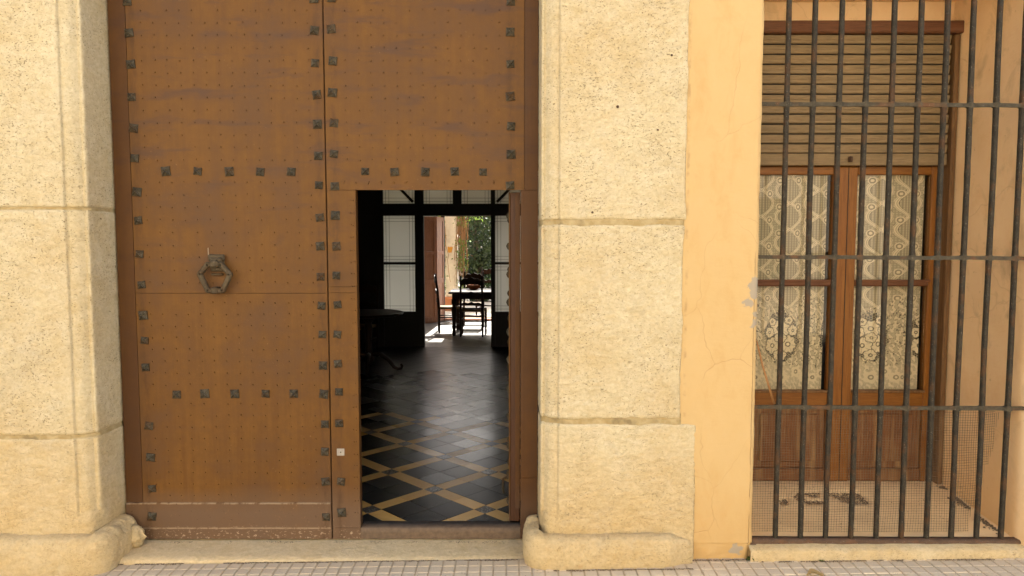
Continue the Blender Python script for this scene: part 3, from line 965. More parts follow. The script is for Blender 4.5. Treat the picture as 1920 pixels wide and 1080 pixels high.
# right leaf with the wicket opening
gr = thing('gate_leaf', 'brown iron clad gate leaf with the small doorway cut into it', 'gate', (.145, 0, -.06))
MB().box(-1.0145, -.858, .010, .062, -.055, 1.909).build('leaf_core', M['gate_edge'], gr)
MB().box(-1.0145, .142, .010, .062, 1.911, 3.32).build('leaf_core', M['gate_edge'], gr)
MB().box(.0485, .142, .010, .062, -.055, 1.909).build('leaf_core', M['gate_edge'], gr)
sheet(MB(), -1.0125, -.8565, 1.378, 1.905, .0008, seed=6).build('iron_sheet', M['gate'], gr, autos=40)
sheet(MB(), -1.0125, -.8565, 1.345, 1.376, -.0015, seed=16).build('iron_sheet', M['gate'], gr, autos=40)
sheet(MB(), -1.0125, -.8565, .012, 1.343, .0004, seed=7).build('iron_sheet', M['gate'], gr, autos=40)
sheet(MB(), -1.0125, -.8565, -.053, .010, .0015, seed=8).build('foot_plate', M['gate'], gr, autos=40)
sheet(MB(), -1.0125, .066, 1.9075, 3.315, 0, seed=3).build('iron_sheet', M['gate'], gr, autos=40)
sheet(MB(), .069, .1425, 1.9075, 3.315, .004, seed=13).build('border_strip', M['gate_edge'], gr, autos=40)
sheet(MB(), .0475, .1425, .30, 1.9045, .004, seed=14).build('border_strip', M['gate_edge'], gr, autos=40)
sheet(MB(), .0475, .1425, -.053, .297, .0045, seed=15).build('border_strip', M['gate_edge'], gr, autos=40)
studs(gr, [(lean(-.971, -.962, z), z) for z in Z_C + [3.1]] + [(-.008, z) for z in Z_D + [3.08]])
studs(gr, [(x, 2.006) for x in (-.801, -.638, -.475, -.315, -.158)])
# pale patch where one stud has come off
m_ = mat_plain('bare_zinc', (.34, .31, .26), .7, .3, 60)
MB().cbox(-.982, -.940, -.003, .002, .428, .468, .001).build('stud_scar', m_, gr)
MB().cbox(-.964, -.957, -.0045, .001, .444, .451, .001).build('nail_hole', M['stud'], gr)
rivets(gr, [(-.90, -.07, 2.07, 3.2), (-.92, -.03, 1.945, 1.95), (-.885, -.87, .1, 1.85)])
b = MB()
P = []
for x in np.linspace(-.856, .046, 50):
    P.append([(x, y + .002 * fr(x, y, z, 9), z + .003 * fr(x, y, 0, 8)) for (y, z) in ((.10, .004), (.10, .010), (.012, .010), (.005, .006), (.004, -.02), (.006, -.055))])
b.grid(P)
b.build('wicket_sill', M['wsill'], gr, True)

# wicket door, swung open into the hall, seen on its edge
wk = thing('wicket_door', 'open brown wicket door seen edge on inside the gate', 'door', (.0, .06, .02))
wkm = mat_wood('wicket_edge_wood', (.050, .020, .0075), (.074, .030, .012), 'z', .55, .3, .5, (.045, .018, .008))
MB().cbox(-.010, .044, .066, .90, .022, 1.90, .003).build('door_board', wkm, wk)
MB().cbox(-.018, -.0105, .064, .90, .022, 1.90, .002).build('iron_facing', M['gate'], wk)
MB().cbox(.018, .0455, .060, .0655, .10, 1.90, .001).build('edge_strip', M['gate_edge'], wk)
rt = (0, 0, -R(90))
for z in (.12, .28, .45, .62, .78, .95, 1.11, 1.28, 1.44, 1.60, 1.77):
    for y in (.13, .83):
        inst('stud', SM, wk, (-.0175, y, z), rt, (.9, .75, .9))
b = MB().tube([(-.03, .30, .20), (-.052, .30, .19), (-.056, .30, .14), (-.05, .30, .10)], .008, 6)
b.tube([(-.021, .30, .20), (-.03, .30, .20)], .014, 6)
b.build('bolt_handle', M['stud'], wk, True)

# ================================================================== WINDOW WITH GRILLE
cw = thing('casement_window', 'varnished brown two leaf french window with lace behind the glass', 'window', (2.05, .45, .115))
YW = .44
def frame_part(name, x0, x1, y0, y1, z0, z1, m, parent, c=.004):
    return MB().cbox(x0, x1, y0, y1, z0, z1, c).build(name, m, parent)
frame_part('jamb', 2.602, 2.640, YW + .02, YW + .12, .10, 2.14, M['head'], cw)
frame_part('jamb', 1.418, 1.46, YW + .02, YW + .12, .10, 2.14, M['head'], cw)
frame_part('lintel_rail', 1.4615, 2.6005, YW + .02, YW + .12, 2.087, 2.14, M['head'], cw)
for (a, c, lx0, lx1) in ((1.463, 2.049, 1.505, 1.966), (2.052, 2.600, 2.112, 2.567)):
    leaf = MB()
    leaf.cbox(a, lx0, YW + .004, YW + .055, .118, 2.085, .006)
    leaf.cbox(lx1, c, YW + .004, YW + .055, .118, 2.085, .006)
    lf = leaf.build('window_leaf', M['wood'], cw)
    MB().cbox(lx0 + .0005, lx1 - .0005, YW + .006, YW + .052, 2.035, 2.0845, .005).build('top_rail', M['wood_h'], lf)
    mu = MB()
    mu.cbox(lx0 + .0005, lx1 - .0005, YW - .004, YW + .05, 1.351, 1.390, .009)
    mu.cbox(lx0 - .008, lx1 + .008, YW - .012, YW + .0035, 1.378, 1.393, .004)
    mu.build('glazing_bar', M['head'], lf)
    MB().cbox(lx0 + .0005, lx1 - .0005, YW + .006, YW + .052, .591, .699, .005).build('mid_rail', M['wood_h'], lf)
    MB().cbox(lx0 - .003, lx1 + .003, YW - .008, YW + .0055, .688, .703, .003).build('putty_bead', M['guide'], lf)
    MB().cbox(lx0 + .0005, lx1 - .0005, YW + .008, YW + .052, .122, .20, .006).build('bottom_rail', M['wood_worn'], lf)
    pn = MB()
    pn.cbox(lx0 + .0005, lx1 - .0005, YW + .030, YW + .046, .2005, .5905, .002)
    pn.cbox(lx0 + .05, lx1 - .05, YW + .014, YW + .0295, .245, .55, .012)
    pn.build('wood_panel', M['wood_worn'], lf)
    for (z0_, z1_) in ((1.3905, 2.0345), (.6995, 1.3505)):
        MB().box(lx0 + .001, lx1 - .001, YW + .028, YW + .031, z0_, z1_).build('pane', M['glass'], lf)
MB().cbox(1.99, 2.108, YW - .009, YW + .0035, .13, 2.08, .006).build('meeting_stile', M['wood'], cw)
MB().cbox(2.047, 2.0515, YW - .0115, YW - .0085, .13, 2.08, .001).build('stile_groove', M['screenwood'], cw)

# roller shutter, half down
sh = thing('roller_shutter', 'weathered olive brown wooden roller shutter lowered over the top of the window', 'shutter', (2.05, .42, 2.08))
zs_ = 2.162
rg = random.Random(5)
sm_ = MB()
sm_.cbox(-.592, .592, -.0065, .006, 0, .0500, .004)
sm_.cbox(-.592, .592, -.0090, -.0064, .022, .0490, .0025)
slm = sm_.mesh('slat', M['slat'])
k = 0
while zs_ < 2.85:
    inst('slat', slm, sh, (2.037 + rg.uniform(-.003, .003), .418 + rg.uniform(-.002, .002), zs_), (rg.uniform(-.03, .03), rg.uniform(-.0012, .0012), 0))
    zs_ += .0588; k += 1
MB().cbox(1.446, 2.628, .405, .423, 2.086, 2.157, .004).build('bottom_bar', M['slat'], sh)
pl = MB().cbox(2.028, 2.052, .385, .4045, 2.105, 2.138, .004)
pl.cbox(2.031, 2.036, .370, .386, 2.108, 2.135, .002)
pl.build('pull_tab', M['footrail'], sh)
MB().box(1.44, 2.635, .432, .434, 2.16, 2.86).build('shutter_backing', M['dark'], sh)
MB().cbox(1.39, 2.694, .375, .468, 2.862, 2.934, .007).build('head_box', M['head'], sh)
for (a, c) in ((2.642, 2.672), (1.39, 1.4165)):
    MB().cbox(a, c, .39, .47, .118, 2.860, .006).build('guide_rail', M['guide'], sh)

# lace curtains
def lace_density(X, Z):
    """X metres from the curtain's left edge, Z height; 1 = thread, 0 = hole"""
    W, Hh = .178, .162
    rn = np.random.RandomState(4)
    def swirl(sc, n=14):
        q = np.zeros_like(X)
        for _ in range(n):
            a = rn.uniform(0, 2 * np.pi); f = 2 * np.pi / (sc * rn.uniform(.7, 1.5))
            q += np.sin(f * (X * np.cos(a) + Z * np.sin(a)) + rn.uniform(0, 6.28))
        return q / math.sqrt(n)
    col = np.floor(X / W)
    u = X / W - col - .5
    wv = Z / Hh + .5 * (col % 2)
    ph = wv - np.floor(wv)
    s = np.abs(u)
    ogee = .045 + .40 * np.clip(np.sin(np.pi * ph), 0, 1) ** 1.25
    d = np.abs(s - ogee)
    inside = s < ogee
    cols = .5 + .5 * np.cos(2 * np.pi * X / .0170)
    rows = .5 + .5 * np.cos(2 * np.pi * Z / .0150)
    D = np.where(inside, .32 + .42 * cols * (.5 + .5 * rows), .44 + .34 * cols * rows)
    band = d < .088
    D = np.where(band, .97, D)
    D = np.where(np.abs(d - .040) < .013, .50, D)
    D = np.where((d >= .088) & (d < .106), .22, D)
    # curled scroll heads beside the waist of each heart
    hx_, hz_ = s - .30, (ph - .86) * Hh / W
    r_ = np.hypot(hx_, hz_)
    D = np.where(r_ < .135, .95, D)
    D = np.where(np.abs(r_ - .075) < .022, .30, D)
    # lower part: flower wreaths on net, leaves, plain hem
    hexn = (np.cos(2 * np.pi * X / .0135) + np.cos(2 * np.pi * (X * .5 + Z * .866) / .0135) + np.cos(2 * np.pi * (X * .5 - Z * .866) / .0135))
    net = np.where(hexn > -.5, .03, .40)
    xc = ((X - .06) / (2 * W) - np.floor((X - .06) / (2 * W)) - .5) * 2 * W
    lf = swirl(.030) + .5 * swirl(.016)
    F = np.where(np.abs(lf) < .22, .22, np.where(lf > .2, .92, .62))
    rw = np.hypot(xc / .112, (Z - 1.030) / .150) + .07 * swirl(.05)
    F = np.where(rw < 1.0, net, F)
    for (fx, fz, rr_, np_) in ((.036, .985, .056, 7), (-.048, .975, .050, 6), (-.008, 1.082, .052, 7), (.068, 1.072, .034, 5), (-.070, 1.058, .032, 5), (-.006, .915, .034, 5), (-.004, 1.025, .030, 5), (.040, 1.135, .024, 5), (-.052, 1.125, .024, 5)):
        dx, dz = xc - fx, Z - fz
        r1 = np.hypot(dx, dz); a1 = np.arctan2(dz, dx) + fx * 30
        edge = rr_ * (.80 + .24 * np.abs(np.cos(a1 * np_ / 2)))
        val = np.where((np.abs(np.sin(a1 * np_ / 2)) < .15) & (r1 > rr_ * .4), .5, .98)
        val = np.where(np.abs(r1 - rr_ * .24) < .0035, .25, val)
        F = np.where(r1 < edge, val, np.where((r1 < edge + .0045) & (rw < 1.05), .08, F))
    # hem: faint leaves on dense cloth
    hem = np.where(lf > .55, .97, np.where(np.abs(lf + .6) < .12, .5, .74))
    for (fx, fz, rr_) in ((-.10, .80, .034), (.0, .775, .04), (.10, .81, .036), (.16, .775, .036), (-.16, .775, .03)):
        r1 = np.hypot(xc - fx, Z - fz); a1 = np.arctan2(Z - fz, xc - fx)
        hem = np.where(r1 < rr_ * (.8 + .25 * np.abs(np.cos(2.5 * a1))), .97, hem)
        hem = np.where(np.abs(r1 - rr_ * .3) < .004, .35, hem)
    t_ = np.clip((.875 - Z) / .05 + .4 * swirl(.07), 0, 1)
    F = np.where(t_ > .5, hem, F)
    edge_z = 1.275 - .06 * np.abs(np.sin(np.pi * (X - .06) / (2 * W)))
    return np.where(Z < edge_z, F, D)

def curtain(name, label, x0, x1, seed):
    nx, nz = 170, 500
    z0_, z1_ = .66, 2.06
    xs = np.linspace(x0, x1, nx); zs = np.linspace(z0_, z1_, nz)
    Xg, Zg = np.meshgrid(xs, zs, indexing='ij')
    fold = .0045 * np.sin((Xg - x0) * 38 + seed + .6 * np.sin(Zg * 3)) * (1.1 - .3 * (Zg - z0_))
    Yg = YW + .052 + fold
    D = lace_density((Xg - x0) + .02 * seed + .006 * np.sin((Xg - x0) * 38 + seed), Zg)
    me = bpy.data.meshes.new(name)
    v = np.stack([Xg, Yg, Zg], -1).reshape(-1, 3)
    idx = np.arange(nx * nz).reshape(nx, nz)
    f = np.stack([idx[:-1, :-1], idx[1:, :-1], idx[1:, 1:], idx[:-1, 1:]], -1).reshape(-1, 4)
    me.from_pydata(v.tolist(), [], f.tolist())
    at = me.attributes.new('lace', 'FLOAT', 'POINT')
    at.data.foreach_set('value', D.reshape(-1).astype(np.float32))
    me.polygons.foreach_set('use_smooth', [True] * len(me.polygons))
    me.materials.append(M['lace'])
    o = link(bpy.data.objects.new(name, me))
    tag(o, label, 'curtain', 'lace curtains')
    rod = MB().tube([(x0 - .03, YW + .052, 2.063), (x1 + .03, YW + .052, 2.063)], .006, 6).build('curtain_rod', M['stud'], o)
    return o
curtain('lace_curtain', 'cream lace curtain in the window leaf nearer the stone pier', 1.47, 1.949, 1.0)
curtain('lace_curtain', 'cream lace curtain in the window leaf nearer the right reveal', 2.100, 2.552, 4.2)

# grille
gi = thing('window_grille', 'grey painted iron grille of ten upright bars in front of the window', 'window grille', (2.0, -.2, .03))
YG = -.205
bars = [1.408 + .1343 * i for i in range(10)]
rg = random.Random(8)
for i, x in enumerate(bars):
    b = MB()
    pts, rr = [], []
    for j in range(81):
        z = .045 + 3.015 * j / 80
        pts.append((x + .0050 * n3(i * 3.1, 0, z, 1.3), YG + .002 * n3(i * 2.1, 5, z, 1.5), z))
        rr.append(.0138 + .0010 * n3(i, 3, z, 14) + (.0012 if any(abs(z - q) < .03 for q in (2.326, 1.543, .751)) else 0))
    vv, ff = [], []
    rot = rg.uniform(-.16, .16) + .12
    for (px, py, pz), r_ in zip(pts, rr):
        for q in range(8):
            a = math.pi / 2 * (q // 2) + math.pi / 4 + (.16 if q % 2 else -.16) + rot
            vv.append((px + r_ * math.cos(a), py + r_ * math.sin(a), pz))
    for j in range(80):
        for q in range(8):
            q2 = (q + 1) % 8
            ff.append((j * 8 + q, j * 8 + q2, (j + 1) * 8 + q2, (j + 1) * 8 + q))
    b.add(vv, ff)
    b.build('upright_bar', M['grille'], gi, autos=50)
for z in (2.326, 1.543, .751):
    b = MB()
    rows = []
    xsr = np.linspace(1.255, 2.72, 200)
    sl = -.006
    for (dy, dz) in ((-.006, -.0098), (-.006, .0098), (.006, .0098), (.006, -.0098), (-.006, -.0098)):
        row = []
        for x in xsr:
            near = min(abs(x - bx) for bx in bars)
            sw = math.exp(-(near / .014) ** 2)
            row.append((x, YG + dy * (1 + 1.9 * sw), z + sl * (x - 1.9) + dz * (1 + .55 * sw) + .0022 * n3(x, z, 0, 5) + .0012 * n3(x, z, dz, 14)))
        rows.append(row)
    b.grid(rows)
    b.build('cross_rail', M['rail'], gi, autos=50)
b = MB()
b.grid([[(x, YG + y + .001 * n3(x, y, z, 20), z - .004 * (x - 2.0) + .0015 * n3(x, 0, z, 9)) for (y, z) in ((-.022, .012), (-.023, .034), (-.016, .042), (.018, .044), (.022, .034), (.022, .010), (-.022, .012))] for x in np.linspace(1.245, 2.74, 120)])
b.build('foot_rail', M['footrail'], gi, True)
b = MB()
for (r0, zz) in ((.020, .006), (.017, -.003), (.012, -.012)):
    b.lathe([(r0 * .7, zz - .005), (r0, zz - .002), (r0, zz + .004), (r0 * .7, zz + .007)], 2.045, YG - .034, 12)
b.build('rail_foot', M['footrail'], gi)
MB().cbox(1.235, 1.30, YG - .03, YG + .03, .002, .026, .006).build('wall_tenon', M['footrail'], gi)

for z in (2.330, 1.547, .755):
    MB().cbox(1.248, 1.272, YG - .018, YG + .018, z - .022, z + .020, .005).build('wall_socket', M['gravel'], gi)
# wire netting behind the bars
b = MB()
ny_ = YG + .045
def net_pt(x, z):
    wob = .010 * fr(x, 3, z, 2.2, 2) + .004 * n3(x, 8, z, 6)
    curl = max(0, (x - 2.40) / .25)
    return (x + .006 * fr(x, 6, z, 4, 2), ny_ + wob + .05 * curl * curl, z + .006 * fr(x, 9, z, 3.2, 2))
def xmax(z): return 2.47 + .16 * min(1, max(0, (z - .06) / .5)) + .01 * math.sin(z * 30)
sp = .0138
nw = 0
x = 1.285
while x < 2.64:
    zlo = .058 + .02 * max(0, n3(x, 2, 0, 5)); zhi = .742 - .015 * max(0, n3(x, 5, 0, 4)); 
    pts = []
    z = zlo
    while z <= zhi:
        if x <= xmax(z): pts.append(net_pt(x, z))
        z += .04
    if len(pts) > 1: b.tube(pts, .00085, 3, False)
    x += sp
z = .062
while z < .74:
    pts = []
    x = 1.285
    while x < xmax(z):
        pts.append(net_pt(x, z)); x += .035
    if len(pts) > 1: b.tube(pts, .00085, 3, False)
    z += sp
o = b.build('wire_netting', M['wire'])
tag(o, 'rusty square mesh wire netting across the foot of the window grille', 'wire netting')
# dry cane caught behind the bars
o = MB().tube([(1.303, -.150, 1.10), (1.335, -.155, .97), (1.366, -.160, .87), (1.400, -.166, .758)], [.004, .0055, .006, .0065], 6).build('dry_cane', M['cane'], None, True)
tag(o, 'thin dry cane leaning behind the first bar of the grille', 'cane')

# loose gravel and rubble in the recess
def pebbles(name, label, spots, m, cat='gravel'):
    b = MB()
    for (cx, cy, cz, r_) in spots:
        vv = []
        for (a, e) in ((0, 0), (90, 0), (180, 0), (270, 0), (45, 55), (165, 55), (285, 55)):
            q = r_ * random.uniform(.7, 1.2)
            vv.append((cx + q * math.cos(R(a)) * math.cos(R(e)), cy + q * math.sin(R(a)) * math.cos(R(e)), cz + q * .8 * math.sin(R(e))))
        b.add(vv, [(0, 1, 4), (1, 5, 4), (1, 2, 5), (2, 3, 5), (3, 6, 5), (3, 0, 6), (0, 4, 6), (4, 5, 6)])
    o = b.build(name, m)
    tag(o, label, cat, None, 'stuff')
    return o
sp_ = []
for _ in range(1500):
    x = random.uniform(1.56, 2.13); y = random.uniform(.16, .33)
    if n3(x, y, 2, 5) + .6 * n3(x, y, 7, 14) > .0 and .18 < y < .31 and 1.58 < x < 2.11:
        sp_.append((x, y, rec_z(y) - .012 + random.uniform(0, .004), random.uniform(.003, .006)))
for _ in range(420):
    t_ = random.random()
    y = -.15 + .56 * t_
    if n3(0, y, 4, 9) < -.05: continue
    x = 2.675 - abs(random.gauss(0, .02)) - .01
    sp_.append((x, y, rec_z(y) + .003, random.uniform(.003, .009)))
for _ in range(160):
    sp_.append((random.uniform(1.45, 2.6), random.uniform(-.1, .42), 0, random.uniform(.0015, .004)))
    sp_[-1] = (sp_[-1][0], sp_[-1][1], rec_z(sp_[-1][1]) + .002, sp_[-1][3])
pebbles('gravel', 'loose dark gravel where the cement floor of the window recess has broken', sp_, M['gravel'])
# grit along the joint between wall and pavement
sp_ = []
for _ in range(5200):
    x = random.uniform(-3.0, 2.9)
    yy = -.358 if x < -2.1 else (-.226 if x < .04 else (-.352 if x < .93 else (-.258 if x < 1.26 else -.286)))
    k = n3(x, 0, 3, 4) + .5 * n3(x, 0, 8, 13)
    if k < -.15: continue
    sp_.append((x, yy - abs(random.gauss(0, .004 + .010 * max(0, k))), pave_z(x) + .001, random.uniform(.0012, .0038)))
for _ in range(700):
    x = random.uniform(-2.05, .06)
    if n3(x, 2, 3, 5) < .0: continue
    sp_.append((x, -.012 - abs(random.gauss(0, .012)), -.062, random.uniform(.001, .003)))
for _ in range(260):
    x = random.uniform(-2.6, 2.8)
    sp_.append((x, random.uniform(-.56, -.27), pave_z(x) + .002, random.uniform(.001, .003)))
pebbles('grit', 'dark grit gathered in the joint between pavement and wall', sp_, M['gravel'], 'grit')

def tuft(name, label, cx, cy, cz, n, hgt, m):
    b = MB()
    for _ in range(n):
        a = random.uniform(0, 2 * math.pi); l = hgt * random.uniform(.4, 1); sp2 = random.uniform(.2, .9)
        x0 = cx + random.gauss(0, hgt * .5); y0 = cy + random.gauss(0, hgt * .18)
        tip = (x0 + l * sp2 * math.cos(a), y0 + l * sp2 * math.sin(a), cz + l * .8)
        wdt = hgt * .12
        b.add([(x0 - wdt, y0, cz), (x0 + wdt, y0, cz), (tip[0] + wdt, tip[1], tip[2] * .6 + cz * .4), tip], [(0, 1, 2, 3)])
    o = b.build(name, m)
    tag(o, label, 'weed')
tuft('weed', 'tiny green weed at the corner of the window sill and plaster plinth', 1.262, -.262, pave_z(1.26), 60, .03, M['moss'])
tuft('weed', 'thin green weeds in the joint below the window sill', 1.62, -.288, pave_z(1.6), 50, .012, M['moss'])

b = MB()
rows = []
for i in range(9):
    u = i / 8
    wd = .022 * math.sin(math.pi * min(1, u * .95 + .04)) + .001
    rows.append([(1.475 + .075 * u + .004 * q, -.45 + q * wd * (.7 + .3 * abs(q)) + .012 * math.sin(u * 5), pave_z(1.5) + .004 + .013 * q * q + .010 * math.sin(3 * u)) for q in (-1, -.5, 0, .5, 1)])
b.grid(rows)
o = b.build('dry_leaf', M['dryleaf'], None, True)
tag(o, 'small curled dry leaf lying on the pavement below the grille', 'leaf')

# ================================================================== INSIDE
b = MB()
b.box(-3.3, -3.15, .302, 10.40, -.3, 3.6); b.box(1.05, 1.2, .302, 10.40, -.3, 3.6)
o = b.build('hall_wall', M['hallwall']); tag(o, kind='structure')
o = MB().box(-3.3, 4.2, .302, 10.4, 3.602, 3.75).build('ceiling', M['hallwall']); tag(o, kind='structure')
b = MB().box(1.205, 1.25, .56, 3.2, -.3, 3.6)
b.box(4.0, 4.1, .56, 3.2, -.3, 3.6); b.box(1.25, 4.0, 3.1, 3.2, -.3, 3.6); b.box(1.205, 4.1, .31, 3.2, -.3, .0)
b.box(1.26, 1.415, .31, .555, 0, 3.6); b.box(2.73, 4.0, .31, .555, 0, 3.6); b.box(1.415, 2.68, .51, .555, 2.20, 3.6)
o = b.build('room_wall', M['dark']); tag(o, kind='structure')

# hall floor: diagonal lattice of ochre bands and slate squares
hf = MB().box(-3.15, 1.05, .08, 10.40, -.05, -.006).build('hall_floor', M['grout']); tag(hf, kind='structure')
A0 = Vector((-.513, .64)); ea = Vector((.3505, -.340)); eb = Vector((.3505, .340))
BW = .195                      # band width as a share of the period
def tile_poly(i, j, u0, u1, v0, v1):
    return [A0 + ea * (i + u) + eb * (j + v) for u, v in ((u0, v0), (u1, v0), (u1, v1), (u0, v1))]
def clip_y(pts, y0):
    out = []
    for k in range(len(pts)):
        a, c = pts[k], pts[(k + 1) % len(pts)]
        if a.y >= y0: out.append(a)
        if (a.y >= y0) != (c.y >= y0): out.append(a + (c - a) * ((y0 - a.y) / (c.y - a.y)))
    return out
def tile_shape(b, pts, top=0.0, tilt=(0, 0)):
    n = len(pts)
    c = sum(pts, Vector((0, 0))) / n
    o_ = [c + (p - c) * .992 for p in pts]
    i_ = [c + (p - c) * (1 - .0022 / max(.01, (p - c).length)) * .992 for p in pts]
    zt = lambda p: top + (p.x - c.x) * tilt[0] + (p.y - c.y) * tilt[1]
    b.add([(p.x, p.y, -.010) for p in o_] + [(p.x, p.y, zt(p) - .0012) for p in o_] + [(p.x, p.y, zt(p)) for p in i_],
          [tuple(range(2 * n, 3 * n))] + [(n + k, n + (k + 1) % n, 2 * n + (k + 1) % n, 2 * n + k) for k in range(n)] + [(k, (k + 1) % n, n + (k + 1) % n, n + k) for k in range(n)])
h_ = BW / 2
rest = {'tile_dark': MB(), 'tile_ochre': MB(), 'tile_node': MB(), 'tile_grey': MB()}
near = 0
rg = random.Random(2)
cells = []
for i in range(-22, 24):
    for j in range(-22, 24):
        mids = h_ + (1 - 2 * h_) / 2
        for kind, u0, u1, v0, v1 in (('tile_dark', h_, mids, h_, mids), ('tile_dark', mids, 1 - h_, h_, mids), ('tile_dark', h_, mids, mids, 1 - h_), ('tile_dark', mids, 1 - h_, mids, 1 - h_),
                                     ('tile_ochre', h_, mids, -h_, h_), ('tile_ochre', mids, 1 - h_, -h_, h_), ('tile_ochre', -h_, h_, h_, mids), ('tile_ochre', -h_, h_, mids, 1 - h_), ('tile_node', -h_, h_, -h_, h_)):
            pts = tile_poly(i, j, u0, u1, v0, v1)
            c = sum(pts, Vector((0, 0))) / 4
            if c.x < -3.05 or c.x > .95 or c.y > 10.3: continue
            pts = clip_y(pts, .103)
            if len(pts) < 3: continue
            c = sum(pts, Vector((0, 0))) / len(pts)
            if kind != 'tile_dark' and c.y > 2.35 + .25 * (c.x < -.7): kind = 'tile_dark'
            cells.append((c.y, c, kind, pts))
cells.sort(key=lambda q: q[0])
for (_, c, kind, pts) in cells:
    d = c.y + 3.76
    tl = (rg.uniform(-.0022, .0022), rg.uniform(-.0022, .0022))
    tp = rg.uniform(-.0006, .0006)
    if near < 290 and -.245 * d - .08 < c.x < .06:
        b = MB(); tile_shape(b, [p - c for p in pts], tp, tl)
        me = b.mesh('floor_tile', M[kind])
        inst('floor_tile', me, hf, (c.x, c.y, 0)); near += 1
    else:
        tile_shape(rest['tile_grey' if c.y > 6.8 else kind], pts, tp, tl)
for kind, b in rest.items():
    o = b.build('floor_tiles_beyond', M[kind], hf); tag(o, kind='stuff')

# ---- glazed screen between hall and dining room
YS = 6.82
sc = thing('glazed_screen', 'dark glazed partition with etched frosted panes across the end of the hall', 'glazed screen', (-.84, YS, 0))
W_ = M['screenwood']
def pane(x0, x1, z0, z1, parent=sc, y=YS, diag=0):
    p = MB().box(x0, x1, y - .003, y + .003, z0, z1).build('pane', M['frost'], parent)
    e = MB()
    t = .0045
    for k in (.035, .085):
        e.box(x0 + k, x0 + k + t, y - .0055, y - .0032, z0, z1)
        e.box(x1 - k - t, x1 - k, y - .0055, y - .0032, z0, z1)
        e.box(x0, x1, y - .0082, y - .0057, z0 + k, z0 + k + t)
        e.box(x0, x1, y - .0082, y - .0057, z1 - k - t, z1 - k)
    e.build('etched_lines', M['etched'], p)
    if diag:
        m = MB()
        a = math.atan2(z1 - z0, x1 - x0) * diag
        L = math.hypot(x1 - x0, z1 - z0)
        mt_ = Matrix.Translation(((x0 + x1) / 2, y, (z0 + z1) / 2)) @ Matrix.Rotation(-a, 4, 'Y')
        m.box(-L / 2 + .04, L / 2 - .04, -.02, .02, -.02, .02, mt_)
        m.build('diagonal_bar', W_, p)
# posts, rails
PX = [(-3.15, -1.985), (-1.495, -1.36), (-.325, -.262), (.235, .36), (.84, 1.05)]
for (a, c) in PX: MB().box(a, c, YS - .045, YS + .045, 0, 3.6).build('post', W_, sc)
MB().box(-3.15, 1.05, YS - .055, YS + .055, 2.035, 2.215).build('transom_beam', W_, sc)
MB().box(-3.15, 1.05, YS - .05, YS + .05, 2.72, 3.6).build('head_panel', W_, sc)
for (a, c) in ((-1.985, -1.495), (-.262, .235), (.36, .84)):
    MB().box(a + .001, c - .001, YS - .03, YS + .03, 0, .55).build('base_panel', W_, sc)
    MB().box(a + .001, c - .001, YS - .03, YS + .03, 1.285, 1.320).build('glazing_bar', W_, sc)
    pane(a + .002, c - .002, .552, 1.283); pane(a + .002, c - .002, 1.322, 2.033)
for (a, c, dg) in ((-1.985, -1.495, -1), (-1.36, -.91, 0), (-.775, -.325, 0), (-.262, .235, 1), (.36, .84, 0)):
    pane(a + .002, c - .002, 2.217, 2.718, diag=dg)
MB().box(-.908, -.777, YS - .04, YS + .04, 2.216, 2.719).build('post', W_, sc)

# ---- furniture in the dark hall: round table and a bentwood chair
rt_ = thing('round_table', 'dark round pedestal table with curled feet in the unlit hall', 'table', (-1.80, 4.75, 0))
MB().lathe([(.40, .715), (.43, .722), (.44, .738), (.43, .75)], -1.80, 4.75, 32).build('table_top', M['chairwood'], rt_)
MB().lathe([(.05, .12), (.07, .16), (.045, .22), (.035, .4), (.05, .55), (.04, .62), (.12, .714)], -1.80, 4.75, 14).build('column', M['chairwood'], rt_, True)
for k in range(4):
    a = R(90 * k + 8)
    pts = [(.03, .22), (.14, .22), (.24, .15), (.31, .05), (.36, .022), (.40, .03), (.415, .06), (.395, .085)]
    MB().tube([(-1.80 + r_ * math.cos(a), 4.75 + r_ * math.sin(a), z) for r_, z in pts], [.03, .03, .026, .022, .02, .018, .017, .014], 8).build('leg', M['chairwood'], rt_, True)

